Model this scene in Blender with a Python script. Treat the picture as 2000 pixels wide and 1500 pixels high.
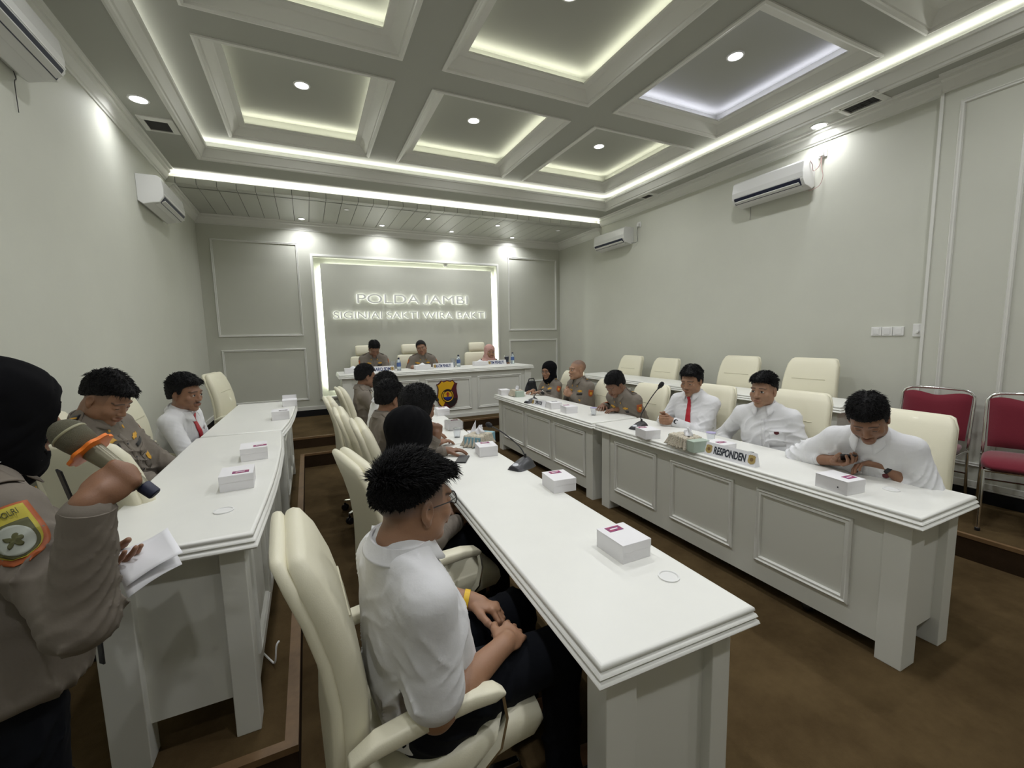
import bpy, bmesh, math, random
import numpy as np
from mathutils import Vector, Matrix
for o in list(bpy.data.objects): bpy.data.objects.remove(o)
scene = bpy.context.scene
C = scene.collection
# ---------------------------------------------------------------- camera
cam_d = bpy.data.cameras.new('camera'); cam = bpy.data.objects.new('camera', cam_d); C.objects.link(cam)
cam_d.sensor_fit = 'HORIZONTAL'; cam_d.sensor_width = 36.0; cam_d.lens = 36.0*837.54/2000.0
cam_d.clip_start = 0.02
RW = np.array([[0.90264189, -0.06781031, 0.42501691], [-0.429863, -0.09307625, 0.89808385], [-0.02134037, -0.99334716, -0.11316367]])
_u, _s, _v = np.linalg.svd(RW); RW = _u @ _v
CAM = np.array([0.0, 0.0, 1.55])
_m = Matrix.Identity(4)
for i in range(3):
    _m[i][0] = RW[i, 0]; _m[i][1] = -RW[i, 1]; _m[i][2] = -RW[i, 2]; _m[i][3] = CAM[i]
cam.matrix_world = _m
scene.camera = cam
# ---------------------------------------------------------------- colour management and world
scene.view_settings.view_transform = 'Standard'; scene.view_settings.look = 'None'
scene.view_settings.gamma = 1.0; scene.view_settings.use_curve_mapping = False
scene.view_settings.exposure = EXPOSURE = 0.0
world = bpy.data.worlds.new('world'); scene.world = world; world.use_nodes = True
world.node_tree.nodes['Background'].inputs[0].default_value = (0.85, 0.9, 1.0, 1)
world.node_tree.nodes['Background'].inputs[1].default_value = 0.02
# light powers (watts) of the room's own lamps
P_DOWN = 11.5; P_PLANK = 5.5; P_SIDE = 3.4; P_COVE = 1.35; P_TRAY = 3.4; P_STRIP = 5.0; P_SIGN = 2.2; P_LETTER = 2.2
DOWN_COL = (0.96, 0.97, 1.0); COVE_COL = (1.0, 1.0, 0.84); COOL_COL = (0.80, 0.80, 1.0)
# ---------------------------------------------------------------- materials
def _bsdf(m): return m.node_tree.nodes['Principled BSDF']
def mat(name, col, rough=0.5, metal=0.0, bump=None, var=None, emis=None, spec=0.5, sheen=0, trans=0, coat=0, sss=0):
    """bump=(scale, strength[, detail]); var=(scale, amount)"""
    m = bpy.data.materials.new(name); m.use_nodes = True; nt = m.node_tree; b = _bsdf(m)
    b.inputs['Base Color'].default_value = (*col, 1); b.inputs['Roughness'].default_value = rough
    b.inputs['Metallic'].default_value = metal; b.inputs['Specular IOR Level'].default_value = spec
    if sheen: b.inputs['Sheen Weight'].default_value = sheen
    if trans: b.inputs['Transmission Weight'].default_value = trans
    if coat: b.inputs['Coat Weight'].default_value = coat
    if sss:
        b.inputs['Subsurface Weight'].default_value = sss; b.inputs['Subsurface Radius'].default_value = (0.012, 0.005, 0.003); b.inputs['Subsurface Scale'].default_value = 0.6
    if emis: b.inputs['Emission Color'].default_value = (*emis[0], 1); b.inputs['Emission Strength'].default_value = emis[1]
    tc = None
    if bump or var: tc = nt.nodes.new('ShaderNodeTexCoord')
    if bump:
        n = nt.nodes.new('ShaderNodeTexNoise'); n.inputs['Scale'].default_value = bump[0]; n.inputs['Detail'].default_value = bump[2] if len(bump) > 2 else 4
        bp = nt.nodes.new('ShaderNodeBump'); bp.inputs['Strength'].default_value = bump[1]; bp.inputs['Distance'].default_value = 0.01
        nt.links.new(tc.outputs['Object'], n.inputs['Vector']); nt.links.new(n.outputs['Fac'], bp.inputs['Height']); nt.links.new(bp.outputs['Normal'], b.inputs['Normal'])
    if var:
        n = nt.nodes.new('ShaderNodeTexNoise'); n.inputs['Scale'].default_value = var[0]; n.inputs['Detail'].default_value = 6; n.inputs['Roughness'].default_value = 0.65
        r = nt.nodes.new('ShaderNodeMapRange'); r.inputs[1].default_value = 0.25; r.inputs[2].default_value = 0.75; r.inputs[3].default_value = 1 - var[1]; r.inputs[4].default_value = 1 + var[1]
        mx = nt.nodes.new('ShaderNodeMix'); mx.data_type = 'RGBA'; mx.blend_type = 'MULTIPLY'; mx.inputs[0].default_value = 1
        mx.inputs[6].default_value = (*col, 1)
        nt.links.new(tc.outputs['Object'], n.inputs['Vector']); nt.links.new(n.outputs['Fac'], r.inputs[0]); nt.links.new(r.outputs[0], mx.inputs[7]); nt.links.new(mx.outputs[2], b.inputs['Base Color'])
    return m
def emat(name, col, s):
    return mat(name, (0.8, 0.8, 0.8), emis=(col, s))
M = {}
M['wall'] = mat('wall_paint', (0.60, 0.605, 0.53), 0.7, bump=(60, 0.03), var=(1.3, 0.03))
M['trim'] = mat('trim_paint', (0.72, 0.72, 0.67), 0.5)
M['ceil'] = mat('ceiling_paint', (0.40, 0.405, 0.36), 0.8, bump=(80, 0.02))
M['plank'] = mat('plank_panels', (0.50, 0.505, 0.455), 0.35)
M['groove'] = mat('dark_groove', (0.02, 0.02, 0.015), 0.8)
M['base_dark'] = mat('black_skirting', (0.006, 0.007, 0.010), 0.35)
M['table_top'] = mat('white_ash_laminate', (0.80, 0.80, 0.75), 0.35, bump=(30, 0.03), var=(7, 0.015))
M['table'] = mat('white_painted_wood', (0.70, 0.70, 0.64), 0.45)
M['table_in'] = mat('grey_panel_paint', (0.52, 0.52, 0.47), 0.5)
M['cream'] = mat('cream_leather', (0.76, 0.725, 0.56), 0.42, bump=(300, 0.06, 2), coat=0.1)
M['cream_seam'] = mat('cream_piping', (0.55, 0.52, 0.38), 0.5)
M['chrome'] = mat('chrome', (0.8, 0.8, 0.8), 0.12, 1.0)
M['black'] = mat('black_plastic', (0.012, 0.012, 0.014), 0.35)
M['blackm'] = mat('matt_black', (0.01, 0.01, 0.012), 0.8)
M['grey'] = mat('grey_plastic', (0.035, 0.036, 0.04), 0.35)
M['white'] = mat('white_plastic', (0.78, 0.78, 0.76), 0.35)
M['paper'] = mat('white_paper', (0.82, 0.82, 0.84), 0.7)
M['card'] = mat('white_card', (0.80, 0.79, 0.80), 0.55)
M['nosing'] = mat('wood_nosing', (0.17, 0.10, 0.045), 0.45, var=(20, 0.2))
M['red_fab'] = mat('red_upholstery', (0.16, 0.005, 0.018), 0.9, bump=(400, 0.2, 2), sheen=0.3)
M['navy'] = mat('dark_slot', (0.01, 0.014, 0.04), 0.5)
M['glass'] = mat('clear_glass', (0.95, 0.97, 0.97), 0.03, trans=1.0)
M['clearp'] = mat('clear_plastic', (0.9, 0.92, 0.95), 0.08, trans=0.95)
def carpet(name, c1, c2):
    m = bpy.data.materials.new(name); m.use_nodes = True; nt = m.node_tree; b = _bsdf(m)
    tc = nt.nodes.new('ShaderNodeTexCoord'); n = nt.nodes.new('ShaderNodeTexNoise'); n.inputs['Scale'].default_value = 2.6; n.inputs['Detail'].default_value = 7; n.inputs['Roughness'].default_value = 0.7
    cr = nt.nodes.new('ShaderNodeValToRGB'); cr.color_ramp.elements[0].position = 0.35; cr.color_ramp.elements[1].position = 0.68
    cr.color_ramp.elements[0].color = (*c1, 1); cr.color_ramp.elements[1].color = (*c2, 1)
    n2 = nt.nodes.new('ShaderNodeTexNoise'); n2.inputs['Scale'].default_value = 260; n2.inputs['Detail'].default_value = 3
    bp = nt.nodes.new('ShaderNodeBump'); bp.inputs['Strength'].default_value = 0.5; bp.inputs['Distance'].default_value = 0.004
    nt.links.new(tc.outputs['Object'], n.inputs['Vector']); nt.links.new(tc.outputs['Object'], n2.inputs['Vector']); nt.links.new(n.outputs['Fac'], cr.inputs[0]); nt.links.new(cr.outputs[0], b.inputs['Base Color'])
    nt.links.new(n2.outputs['Fac'], bp.inputs['Height']); nt.links.new(bp.outputs[0], b.inputs['Normal'])
    b.inputs['Roughness'].default_value = 0.95; b.inputs['Specular IOR Level'].default_value = 0.1
    return m
M['carpet'] = carpet('brown_carpet', (0.062, 0.040, 0.017), (0.105, 0.071, 0.032))
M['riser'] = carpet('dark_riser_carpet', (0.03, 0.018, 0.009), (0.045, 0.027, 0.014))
# ---------------------------------------------------------------- mesh helpers
class MB:
    def __init__(s): s.v = []; s.f = []; s.mi = []; s.m = 0
    def add(s, vs, fs):
        n = len(s.v); s.v += [tuple(p) for p in vs]
        for f in fs: s.f.append(tuple(i+n for i in f)); s.mi.append(s.m)
        return s
    def box(s, x0, x1, y0, y1, z0, z1):
        return s.add([(x0,y0,z0),(x1,y0,z0),(x1,y1,z0),(x0,y1,z0),(x0,y0,z1),(x1,y0,z1),(x1,y1,z1),(x0,y1,z1)],
                     [(0,3,2,1),(4,5,6,7),(0,1,5,4),(1,2,6,5),(2,3,7,6),(3,0,4,7)])
    def prism(s, poly, z0, z1):
        n = len(poly); vs = [(x,y,z0) for x,y in poly]+[(x,y,z1) for x,y in poly]
        return s.add(vs, [tuple(range(n-1,-1,-1)), tuple(range(n,2*n))]+[(i,(i+1)%n,(i+1)%n+n,i+n) for i in range(n)])
    def loft(s, rings, cap=True, closed=True):
        n = len(rings[0]); vs = [p for r in rings for p in r]; fs = []
        for k in range(len(rings)-1):
            for i in range(n if closed else n-1):
                j = (i+1) % n; fs.append((k*n+i, k*n+j, (k+1)*n+j, (k+1)*n+i))
        if cap: fs += [tuple(range(n-1,-1,-1)), tuple(range((len(rings)-1)*n, len(rings)*n))]
        return s.add(vs, fs)
    def tube(s, pts, r, n=10, cap=True):
        pts = [Vector(p) for p in pts]; rs = r if isinstance(r, (list, tuple)) else [r]*len(pts)
        t0 = (pts[1]-pts[0]).normalized(); up = Vector((0,0,1)) if abs(t0.z) < 0.9 else Vector((1,0,0)); a = t0.cross(up).normalized()
        rings = []
        for i, p in enumerate(pts):
            t = (pts[min(i+1,len(pts)-1)]-pts[max(i-1,0)]).normalized(); a = (a - t*a.dot(t)).normalized(); b = t.cross(a)
            rings.append([tuple(p + (a*math.cos(q)+b*math.sin(q))*rs[i]) for q in [2*math.pi*k/n for k in range(n)]])
        return s.loft(rings, cap)
    def strap(s, pts, w, h, wdir=(0,0,1)):
        """flat bar swept along pts, w along wdir, h across"""
        pts = [Vector(p) for p in pts]; wd = Vector(wdir); rings = []
        for i, p in enumerate(pts):
            t = (pts[min(i+1,len(pts)-1)]-pts[max(i-1,0)]).normalized(); u = (wd - t*wd.dot(t)).normalized(); b = t.cross(u)
            rings.append([tuple(p+u*w/2*sx+b*h/2*sy) for sx, sy in ((-1,-1),(1,-1),(1,1),(-1,1))])
        return s.loft(rings)
    def lathe(s, prof, cx=0, cy=0, z0=0, n=24):
        rings = [[(cx+r*math.cos(2*math.pi*k/n), cy+r*math.sin(2*math.pi*k/n), z0+z) for k in range(n)] for r, z in prof]
        return s.loft(rings, True)
    def ring(s, prof, x0, x1, y0, y1, plane='xy', base=0.0):
        """closed profile (inward offset d, height h) swept mitred round a rectangle. plane xy: h=z; plane xz: faces -y; plane yz: faces +x / -x (base sign in h)"""
        rings = []
        for d, h in prof:
            rings.append((d, h))
        n = len(prof); vs = []
        for (cx, sx), (cy, sy) in (((x0,1),(y0,1)), ((x1,-1),(y0,1)), ((x1,-1),(y1,-1)), ((x0,1),(y1,-1))):
            for d, h in prof:
                a, b = cx+sx*d, cy+sy*d
                vs.append((a,b,base+h) if plane == 'xy' else ((a,base-h,b) if plane == 'xz' else (base+h,a,b)))
        fs = []
        for k in range(4):
            for i in range(n): j = (i+1) % n; k2 = (k+1) % 4; fs.append((k*n+i, k*n+j, k2*n+j, k2*n+i))
        return s.add(vs, fs)
    def grid(s, P):
        """P: 2D list of points -> quads"""
        r, c = len(P), len(P[0])
        return s.add([p for row in P for p in row], [(i*c+j, i*c+j+1, (i+1)*c+j+1, (i+1)*c+j) for i in range(r-1) for j in range(c-1)])
    def build(s, name, mats, parent=None, smooth=False, bevel=0, mw=None, kind=None, angle=40, loc=None):
        me = bpy.data.meshes.new(name); me.from_pydata(s.v, [], s.f)
        if not isinstance(mats, (list, tuple)): mats = [mats]
        for m in mats: me.materials.append(m)
        if len(mats) > 1: me.polygons.foreach_set('material_index', s.mi)
        bm = bmesh.new(); bm.from_mesh(me); bmesh.ops.recalc_face_normals(bm, faces=bm.faces); bm.to_mesh(me); bm.free()
        o = bpy.data.objects.new(name, me); C.objects.link(o)
        if parent is not None: o.parent = parent
        if mw is not None: o.matrix_local = mw
        if loc is not None: o.location = loc
        if bevel:
            b = o.modifiers.new('bevel', 'BEVEL'); b.width = bevel; b.segments = 2; b.limit_method = 'ANGLE'; b.angle_limit = math.radians(40)
        if smooth:
            me.polygons.foreach_set('use_smooth', [True]*len(me.polygons)); me.set_sharp_from_angle(angle=math.radians(angle))
        if kind: o['kind'] = kind
        return o
def tag(o, label, cat, group=None):
    o['label'] = label; o['category'] = cat
    if group: o['group'] = group
    return o
def empty(name, loc=(0,0,0), rz=0.0, label=None, cat=None, group=None):
    o = bpy.data.objects.new(name, None); C.objects.link(o); o.location = loc; o.rotation_euler = (0,0,rz); o.empty_display_size = 0.05
    if label: tag(o, label, cat, group)
    return o
def dup(root, loc, rz=None, label=None, group=None):
    def cp(o, par):
        c = o.copy(); C.objects.link(c); c.parent = par
        for ch in [k for k in bpy.data.objects if k.parent == o]: cp(ch, c)
        return c
    r = cp(root, None); r.location = loc
    if rz is not None: r.rotation_euler = (0,0,rz)
    if label: r['label'] = label
    if group: r['group'] = group
    return r
def area(name, loc, sx, sy, power, col, direction, shape='RECTANGLE', spread=math.pi, long_axis=None):
    d = bpy.data.lights.new(name, 'AREA'); d.shape = shape; d.size = sx; d.size_y = sy; d.energy = power; d.color = col; d.spread = spread
    o = bpy.data.objects.new(name, d); C.objects.link(o)
    z = -Vector(direction).normalized(); xa = Vector(long_axis) if long_axis else (Vector((1,0,0)) if abs(z.x) < 0.9 else Vector((0,1,0)))
    xa = (xa - z*xa.dot(z)).normalized(); ya = z.cross(xa)
    m = Matrix((xa, ya, z)).transposed().to_4x4(); m.translation = Vector(loc); o.matrix_world = m
    return o
def text_mesh(s, size, depth=0.0, bold=0.0, squeeze=1.0, spacing=1.0):
    """mesh data of a line of text, centred on the origin in its own xy plane"""
    c = bpy.data.curves.new('text', 'FONT'); c.body = s; c.size = size; c.extrude = depth; c.offset = bold; c.align_x = 'CENTER'; c.align_y = 'CENTER'; c.space_character = spacing
    o = bpy.data.objects.new('text', c); C.objects.link(o)
    dg = bpy.context.evaluated_depsgraph_get(); me = bpy.data.meshes.new_from_object(o.evaluated_get(dg))
    bpy.data.objects.remove(o); bpy.data.curves.remove(c)
    if squeeze != 1.0:
        for v in me.vertices: v.co.x *= squeeze
    return me
def text_obj(name, s, size, m, parent, mw, depth=0.0, bold=0.0, width=None, height=None):
    me = text_mesh(s, size, depth, bold)
    co = np.array([v.co for v in me.vertices]); 
    lo, hi = co.min(0), co.max(0); c0 = (lo+hi)/2; sx = width/(hi[0]-lo[0]) if width else 1; sy = height/(hi[1]-lo[1]) if height else sx
    for v in me.vertices: v.co.x = (v.co.x-c0[0])*sx; v.co.y = (v.co.y-c0[1])*sy
    me.materials.clear(); me.materials.append(m); o = bpy.data.objects.new(name, me); C.objects.link(o)
    if parent is not None: o.parent = parent
    o.matrix_local = mw
    return o
def frame(origin, x, y):
    """matrix with given x and y axes"""
    x = Vector(x).normalized(); y = Vector(y); y = (y - x*x.dot(y)).normalized(); z = x.cross(y)
    m = Matrix((x, y, z)).transposed().to_4x4(); m.translation = Vector(origin); return m
# ================================================================ ROOM
XL, XR, YB, YN, ZS, ZT, ZC, ZP = -1.33, 4.75, 7.66, -2.6, 3.5, 3.7, 3.93, 3.36
S = dict(kind='structure')
b = MB(); b.box(XL-.1, XR+.1, YN-.1, YB+.1, -.1, 0); b.build('floor', M['carpet'], **S)
b = MB(); b.box(XL-.12, XL, YN-.1, YB+.1, 0, ZC+.1); b.build('wall_left', M['wall'], **S)
b = MB(); b.box(XR, XR+.12, YN-.1, YB+.1, 0, ZC+.1); b.build('wall_right', M['wall'], **S)
b = MB(); b.box(XR-.05, XR, YN, 1.80, 0, ZS); b.build('wall_right_pier', M['wall'], **S)
b = MB(); b.box(XL, XR, YN-.12, YN, 0, ZC+.1); b.build('wall_near', M['wall'], **S)
# back wall with the shallow lit niche
NX0, NX1, NZ0, NZ1 = .18, 3.335, .61, 2.85
b = MB()
b.box(XL, NX0, YB, YB+.1, 0, ZC+.1); b.box(NX1, XR, YB, YB+.1, 0, ZC+.1); b.box(NX0, NX1, YB, YB+.1, 0, NZ0); b.box(NX0, NX1, YB, YB+.1, NZ1, ZC+.1); b.box(NX0-.01, NX1+.01, YB+.08, YB+.12, NZ0-.01, NZ1+.01)
b.build('wall_back', M['wall'], **S)
b = MB(); b.box(.27, 3.235, YB+.005, YB+.03, .70, 2.76); b.box(.32, 3.185, YB+.03, YB+.081, .75, 2.71); b.build('wall_back_niche_panel', M['wall'], **S)
b = MB(); b.ring([(-.045, 0), (-.045, .022), (-.03, .03), (-.01, .03), (0, .02), (0, 0)], NX0, NX1, NZ0, NZ1, 'xz', YB); b.build('trim_1', M['trim'], smooth=True, **S)
w = .030
for (loc, L, ax, d) in (((.30, YB+.055, 1.73), 1.95, (0,0,1), (-1,.6,0)), ((3.205, YB+.055, 1.73), 1.95, (0,0,1), (1,.6,0)), ((1.755, YB+.055, .73), 2.85, (1,0,0), (0,.6,-1)), ((1.755, YB+.055, 2.73), 2.85, (1,0,0), (0,.6,1))):
    area('niche_led', loc, L, w, P_SIGN*L*(1.9 if ax[2] and loc[0] > 3 else (1.5 if ax[2] else .45)), (.95, 1, .9), d, long_axis=ax)
# platforms and steps
PZ, PZ2 = .167, .306
b = MB()
b.box(XL, -.128, 1.53, YB, 0, PZ); b.box(3.88, XR, YN, YB, 0, PZ); b.box(-.128, 3.88, 5.67, YB, 0, PZ)
b.build('floor_platform', M['carpet'], **S)
b = MB(); b.box(XL, XR, 6.0, YB, PZ, PZ2); b.build('floor_dais', M['carpet'], **S)
b = MB(); e = .004
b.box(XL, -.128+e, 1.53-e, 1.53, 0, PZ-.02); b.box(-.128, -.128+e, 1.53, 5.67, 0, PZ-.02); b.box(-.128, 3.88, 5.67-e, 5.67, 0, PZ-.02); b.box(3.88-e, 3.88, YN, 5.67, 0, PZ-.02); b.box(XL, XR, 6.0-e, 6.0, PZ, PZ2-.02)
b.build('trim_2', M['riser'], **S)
b = MB(); q = .008
for x0, x1, y0, y1, z in ((XL, -.128+q, 1.53-q, 1.56, PZ), (-.163, -.128+q, 1.56, 5.67, PZ), (-.163, 3.88, 5.67-q, 5.69, PZ), (3.88-q, 3.90, YN, 5.67, PZ), (XL, XR, 6.0-q, 6.02, PZ2)):
    b.box(x0, x1, y0, y1, z-.022, z+.003)
b.build('trim_3', M['nosing'], **S)
# skirting: white ledge over a black strip
def skirt(name, n, segs):
    b = MB()
    for x0, x1, y0, y1, z in segs: b.box(x0, x1, y0, y1, z, z+.10)
    b.build('baseboard_'+name, M['base_dark'], **S)
    b = MB()
    for x0, x1, y0, y1, z in segs:
        b.box(x0, x1, y0, y1, z+.10, z+.115); b.box(x0 if x0 != XL+.0 else x0, x1, y0, y1, z+.115, z+.16)
    b.build('trim_%d' % n, M['trim'], bevel=.004, **S)
skirt('back', 4, [(XL, XR, YB-.02, YB, PZ2)])
skirt('left', 5, [(XL, XL+.02, 6.0, YB, PZ2), (XL, XL+.02, 1.53, 6.0, PZ), (XL, XL+.02, YN, 1.53, 0)])
skirt('right', 6, [(XR-.02, XR, 6.0, YB, PZ2), (XR-.02, XR, 1.8, 6.0, PZ), (XR-.07, XR-.05, YN, 1.8, PZ)])
# picture-frame mouldings on the walls
PM = [(0, 0), (0, .012), (.008, .02), (.016, .014), (.026, .016), (.032, .006), (.032, 0)]
def wframe(n, x0, x1, z0, z1, plane='xz', base=YB, sgn=1):
    b = MB(); b.ring([(d, h*sgn) for d, h in PM], x0, x1, z0, z1, plane, base); b.build('trim_%d' % n, M['trim'], smooth=True, **S)
wframe(7, -1.178, -.035, 1.61, 3.045); wframe(8, -1.16, -.022, .575, 1.415); wframe(9, 3.585, 4.67, 1.635, 3.045); wframe(10, 3.585, 4.68, .60, 1.455)
wframe(11, 1.31, 1.69, .44, 3.28, 'yz', XR-.05, -1); wframe(12, .2, .95, .44, 3.28, 'yz', XR-.05, -1)
b = MB(); b.box(XR-.06, XR-.045, 1.79, 1.812, PZ+.16, ZS); b.build('trim_13', M['trim'], **S)
# ceiling: soffit, tray, coffers
TX0, TX1, TY0, TY1 = -.895, 4.44, -1.95, 5.755           # tray opening at the soffit
PLY = 6.272
cx = [(-.565, .79), (1.165, 2.54), (2.885, 4.265)]
cy = [(3.92, 5.56), (2.06, 3.57), (.22, 1.75), (-1.62, -.10)]
b = MB()
b.box(XL, TX0, YN, PLY, ZS, ZS+.05); b.box(TX1, XR, YN, PLY, ZS, ZS+.05); b.box(TX0, TX1, YN, TY0, ZS, ZS+.05); b.box(TX0, TX1, TY1, PLY, ZS, ZS+.05)
# dropped plank zone: back fascia above the light slot
b.box(XL, XR, PLY+.12, PLY+.14, ZP, ZS+.05); b.box(XL, XR, PLY, PLY+.14, ZS, ZS+.05)
o = b.build('ceiling', M['ceil'], **S)
b = MB()
ys = sorted([y for p in cy for y in p]); xs = sorted([x for p in cx for x in p])
X0, X1, Y0, Y1 = TX0-.12, TX1+.12, TY0-.12, TY1+.12
Y = [Y0]+ys+[Y1]
for i in range(0, len(Y), 2): b.box(X0, X1, Y[i], Y[i+1], ZT, ZT+.03)
Xs = [X0]+xs+[X1]
for (y0, y1) in cy:
    for i in range(0, len(Xs), 2): b.box(Xs[i], Xs[i+1], y0, y1, ZT, ZT+.03)
b.box(X0, X1, TY1+.10, TY1+.12, ZS+.05, ZT+.03); b.box(X0, X1, Y0, Y0+.02, ZS+.05, ZT+.03); b.box(X0, X0+.02, Y0, Y1, ZS+.05, ZT+.03); b.box(X1-.02, X1, Y0, Y1, ZS+.05, ZT+.03)
b.build('ceiling_tray', M['ceil'], **S)
b = MB()
for (x0, x1) in cx:
    for (y0, y1) in cy:
        b.box(x0-.04, x1+.04, y0-.04, y1+.04, ZC, ZC+.02)
        b.box(x0-.04, x0-.03, y0-.04, y1+.04, ZT+.03, ZC); b.box(x1+.03, x1+.04, y0-.04, y1+.04, ZT+.03, ZC); b.box(x0-.04, x1+.04, y0-.04, y0-.03, ZT+.03, ZC); b.box(x0-.04, x1+.04, y1+.03, y1+.04, ZT+.03, ZC)
b.build('ceiling_coffers', M['ceil'], **S)
COF = [(-.03, .0), (-.03, -.012), (-.012, -.018), (.004, -.010), (.008, .004), (.018, .006), (.026, .014), (.05, .045), (.075, .06), (.08, .066), (.085, .07), (.135, .074), (.138, .088), (.08, .095), (.0, .03)]
k = 14
for (x0, x1) in cx:
    for (y0, y1) in cy:
        b = MB(); b.ring(COF, x0, x1, y0, y1, 'xy', ZT); b.build('trim_%d' % k, M['trim'], smooth=True, angle=25, **S); k += 1
        cool = (x0 > 2.5 and 1.9 < y0 < 2.2)
        c = COOL_COL if cool else COVE_COL; p = P_COVE
        zl = ZC-.085
        if y0 < -1: continue
        area('coffer_led', ((x0+x1)/2, y0+.02, zl), x1-x0-.1, .02, p*.55, c, (0, .15, 1), long_axis=(1,0,0)); area('coffer_led', ((x0+x1)/2, y1-.02, zl), x1-x0-.1, .02, p*1.15, c, (0, -.15, 1), long_axis=(1,0,0))
        area('coffer_led', (x0+.02, (y0+y1)/2, zl), y1-y0-.1, .02, p*.7, c, (.15, 0, 1), long_axis=(0,1,0)); area('coffer_led', (x1-.02, (y0+y1)/2, zl), y1-y0-.1, .02, p*1.15, c, (-.15, 0, 1), long_axis=(0,1,0))
TR = [(-.03, 0), (-.03, -.012), (-.012, -.02), (.004, -.012), (.01, .004), (.022, .008), (.045, .05), (.062, .068), (.066, .076), (.082, .080), (.086, .100), (.02, .105), (.0, .05)]
b = MB(); b.ring(TR, TX0, TX1, TY0, TY1, 'xy', ZS); b.build('trim_%d' % k, M['trim'], smooth=True, angle=25, **S); k += 1
L = TX1-TX0; D = TY1-TY0; zt = ZT-.065; c = (1, 1, .93)
area('tray_led', ((TX0+TX1)/2, TY1+.02, zt), L, .03, P_TRAY*L*.55, c, (0, -.2, 1), long_axis=(1,0,0)); area('tray_led', ((TX0+TX1)/2, TY0-.02, zt), L, .03, P_TRAY*L*.2, c, (0, .2, 1), long_axis=(1,0,0))
area('tray_led', (TX0-.02, (TY0+TY1)/2, zt), D, .03, P_TRAY*D*.32, c, (.2, 0, 1), long_axis=(0,1,0)); area('tray_led', (TX1+.02, (TY0+TY1)/2, zt), D, .03, P_TRAY*D*.5, c, (-.2, 0, 1), long_axis=(0,1,0))
# plank ceiling over the dais with its upstand
gx = [-1.237+.1985*i for i in range(31)]
b = MB(); gw = .006; xs = [XL]+gx+[XR]; 
for i in range(len(xs)-1):
    x0, x1 = xs[i]+(gw/2 if i else 0), xs[i+1]-(gw/2 if i < len(xs)-2 else 0)
    if x1-x0 < .01: continue
    b.box(x0, x1, PLY, YB, ZP, ZP+.02); b.box(x0, x1, PLY, PLY+.015, ZP+.02, ZP+.074)
b.m = 1; b.box(XL, XR, PLY+.004, YB, ZP+.008, ZP+.022); b.box(XL, XR, PLY+.006, PLY+.012, ZP+.006, ZP+.072)
b.build('ceiling_planks', [M['plank'], M['groove']], **S)
area('slot_led', ((XL+XR)/2, PLY+.06, ZP+.035), XR-XL-.1, .04, P_STRIP*6, (1, 1, .95), (0, -.55, 1), long_axis=(1,0,0))
# crown mouldings at the walls
CR = [(0, 0), (0, -.15), (.012, -.15), (.016, -.135), (.03, -.125), (.06, -.06), (.085, -.045), (.09, -.02), (.12, -.018), (.13, 0)]
def crown(n, x0, y0, x1, y1, nx, ny, z, sc=1.0):
    b = MB(); b.loft([[(x+nx*d*sc, y+ny*d*sc, z+h*sc) for d, h in CR] for x, y in ((x0, y0), (x1, y1))]); b.build('trim_%d' % n, M['trim'], smooth=True, angle=25, **S)
crown(k, XL, YN, XL, PLY, 1, 0, ZS, .8); crown(k+1, XR, 1.8, XR, PLY, -1, 0, ZS, .8); crown(k+2, XR-.05, YN, XR-.05, 1.8, -1, 0, ZS, .8)
crown(k+3, XL, PLY, XL, YB, 1, 0, ZP, .7); crown(k+4, XR, PLY, XR, YB, -1, 0, ZP, .85); crown(k+5, XL, YB, XR, YB, 0, -1, ZP, .8)
# ---------------------------------------------------------------- downlights
dcol = mat('downlight_diffuser', (.9, .9, .9), emis=((1, 1, 1), 14))
doff = mat('unlit_diffuser', (.8, .8, .78), emis=((1, 1, 1), .25))
def downlight(x, y, z, r, power, label, group=None, col=DOWN_COL, on=True):
    t = empty('downlight', (x, y, z), 0, label, 'ceiling light', group)
    b = MB(); n = 28
    b.loft([[(rr*math.cos(a), rr*math.sin(a), zz) for a in [2*math.pi*i/n for i in range(n)]] for rr, zz in ((r*.9, 0), (r*1.18, 0), (r*1.16, -.006), (r*.95, -.008), (r*.92, -.004))], cap=False); b.build('rim', M['white'], t, True)
    b = MB(); b.lathe([(r*.93, -.001), (r*.93, -.004), (.001, -.0045)], n=n); b.build('diffuser', dcol if on else doff, t)
    if on: area('downlight_lamp', (x, y, z-.012), r*1.8, r*1.8, power, col, (0, 0, -1), 'DISK', spread=math.radians(150))
    return t
names = {(0,0): 'front left coffer nearest the back wall', (1,0): 'middle coffer nearest the back wall', (2,0): 'right coffer nearest the back wall', (0,1): 'left coffer of the second row', (1,1): 'large middle coffer at the top edge', (2,1): 'bluish lit coffer on the right'}
for i, x in enumerate((.12, 1.84, 3.545)):
    for j, y in enumerate((4.735, 2.79, .98, -.85)):
        downlight(x, y, ZC, .062, P_DOWN, 'round white downlight in the centre of the %s' % names.get((i, j), ('left', 'middle', 'right')[i]+' coffer, '+('third' if j == 2 else 'fourth')+' row from the back wall'))
downlight(4.61, 2.68, ZS, .062, P_SIDE, 'round white downlight in the soffit above the large right air conditioner')
downlight(-1.09, 4.60, ZS, .062, P_SIDE, 'round white downlight in the left soffit beside the square vent')
downlight(4.61, .3, ZS, .062, P_SIDE*.7, 'round white downlight in the right soffit beyond the frame', 'soffit downlights'); downlight(-1.09, .4, ZS, .062, P_SIDE*.5, 'round white downlight in the left soffit beyond the frame')
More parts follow.
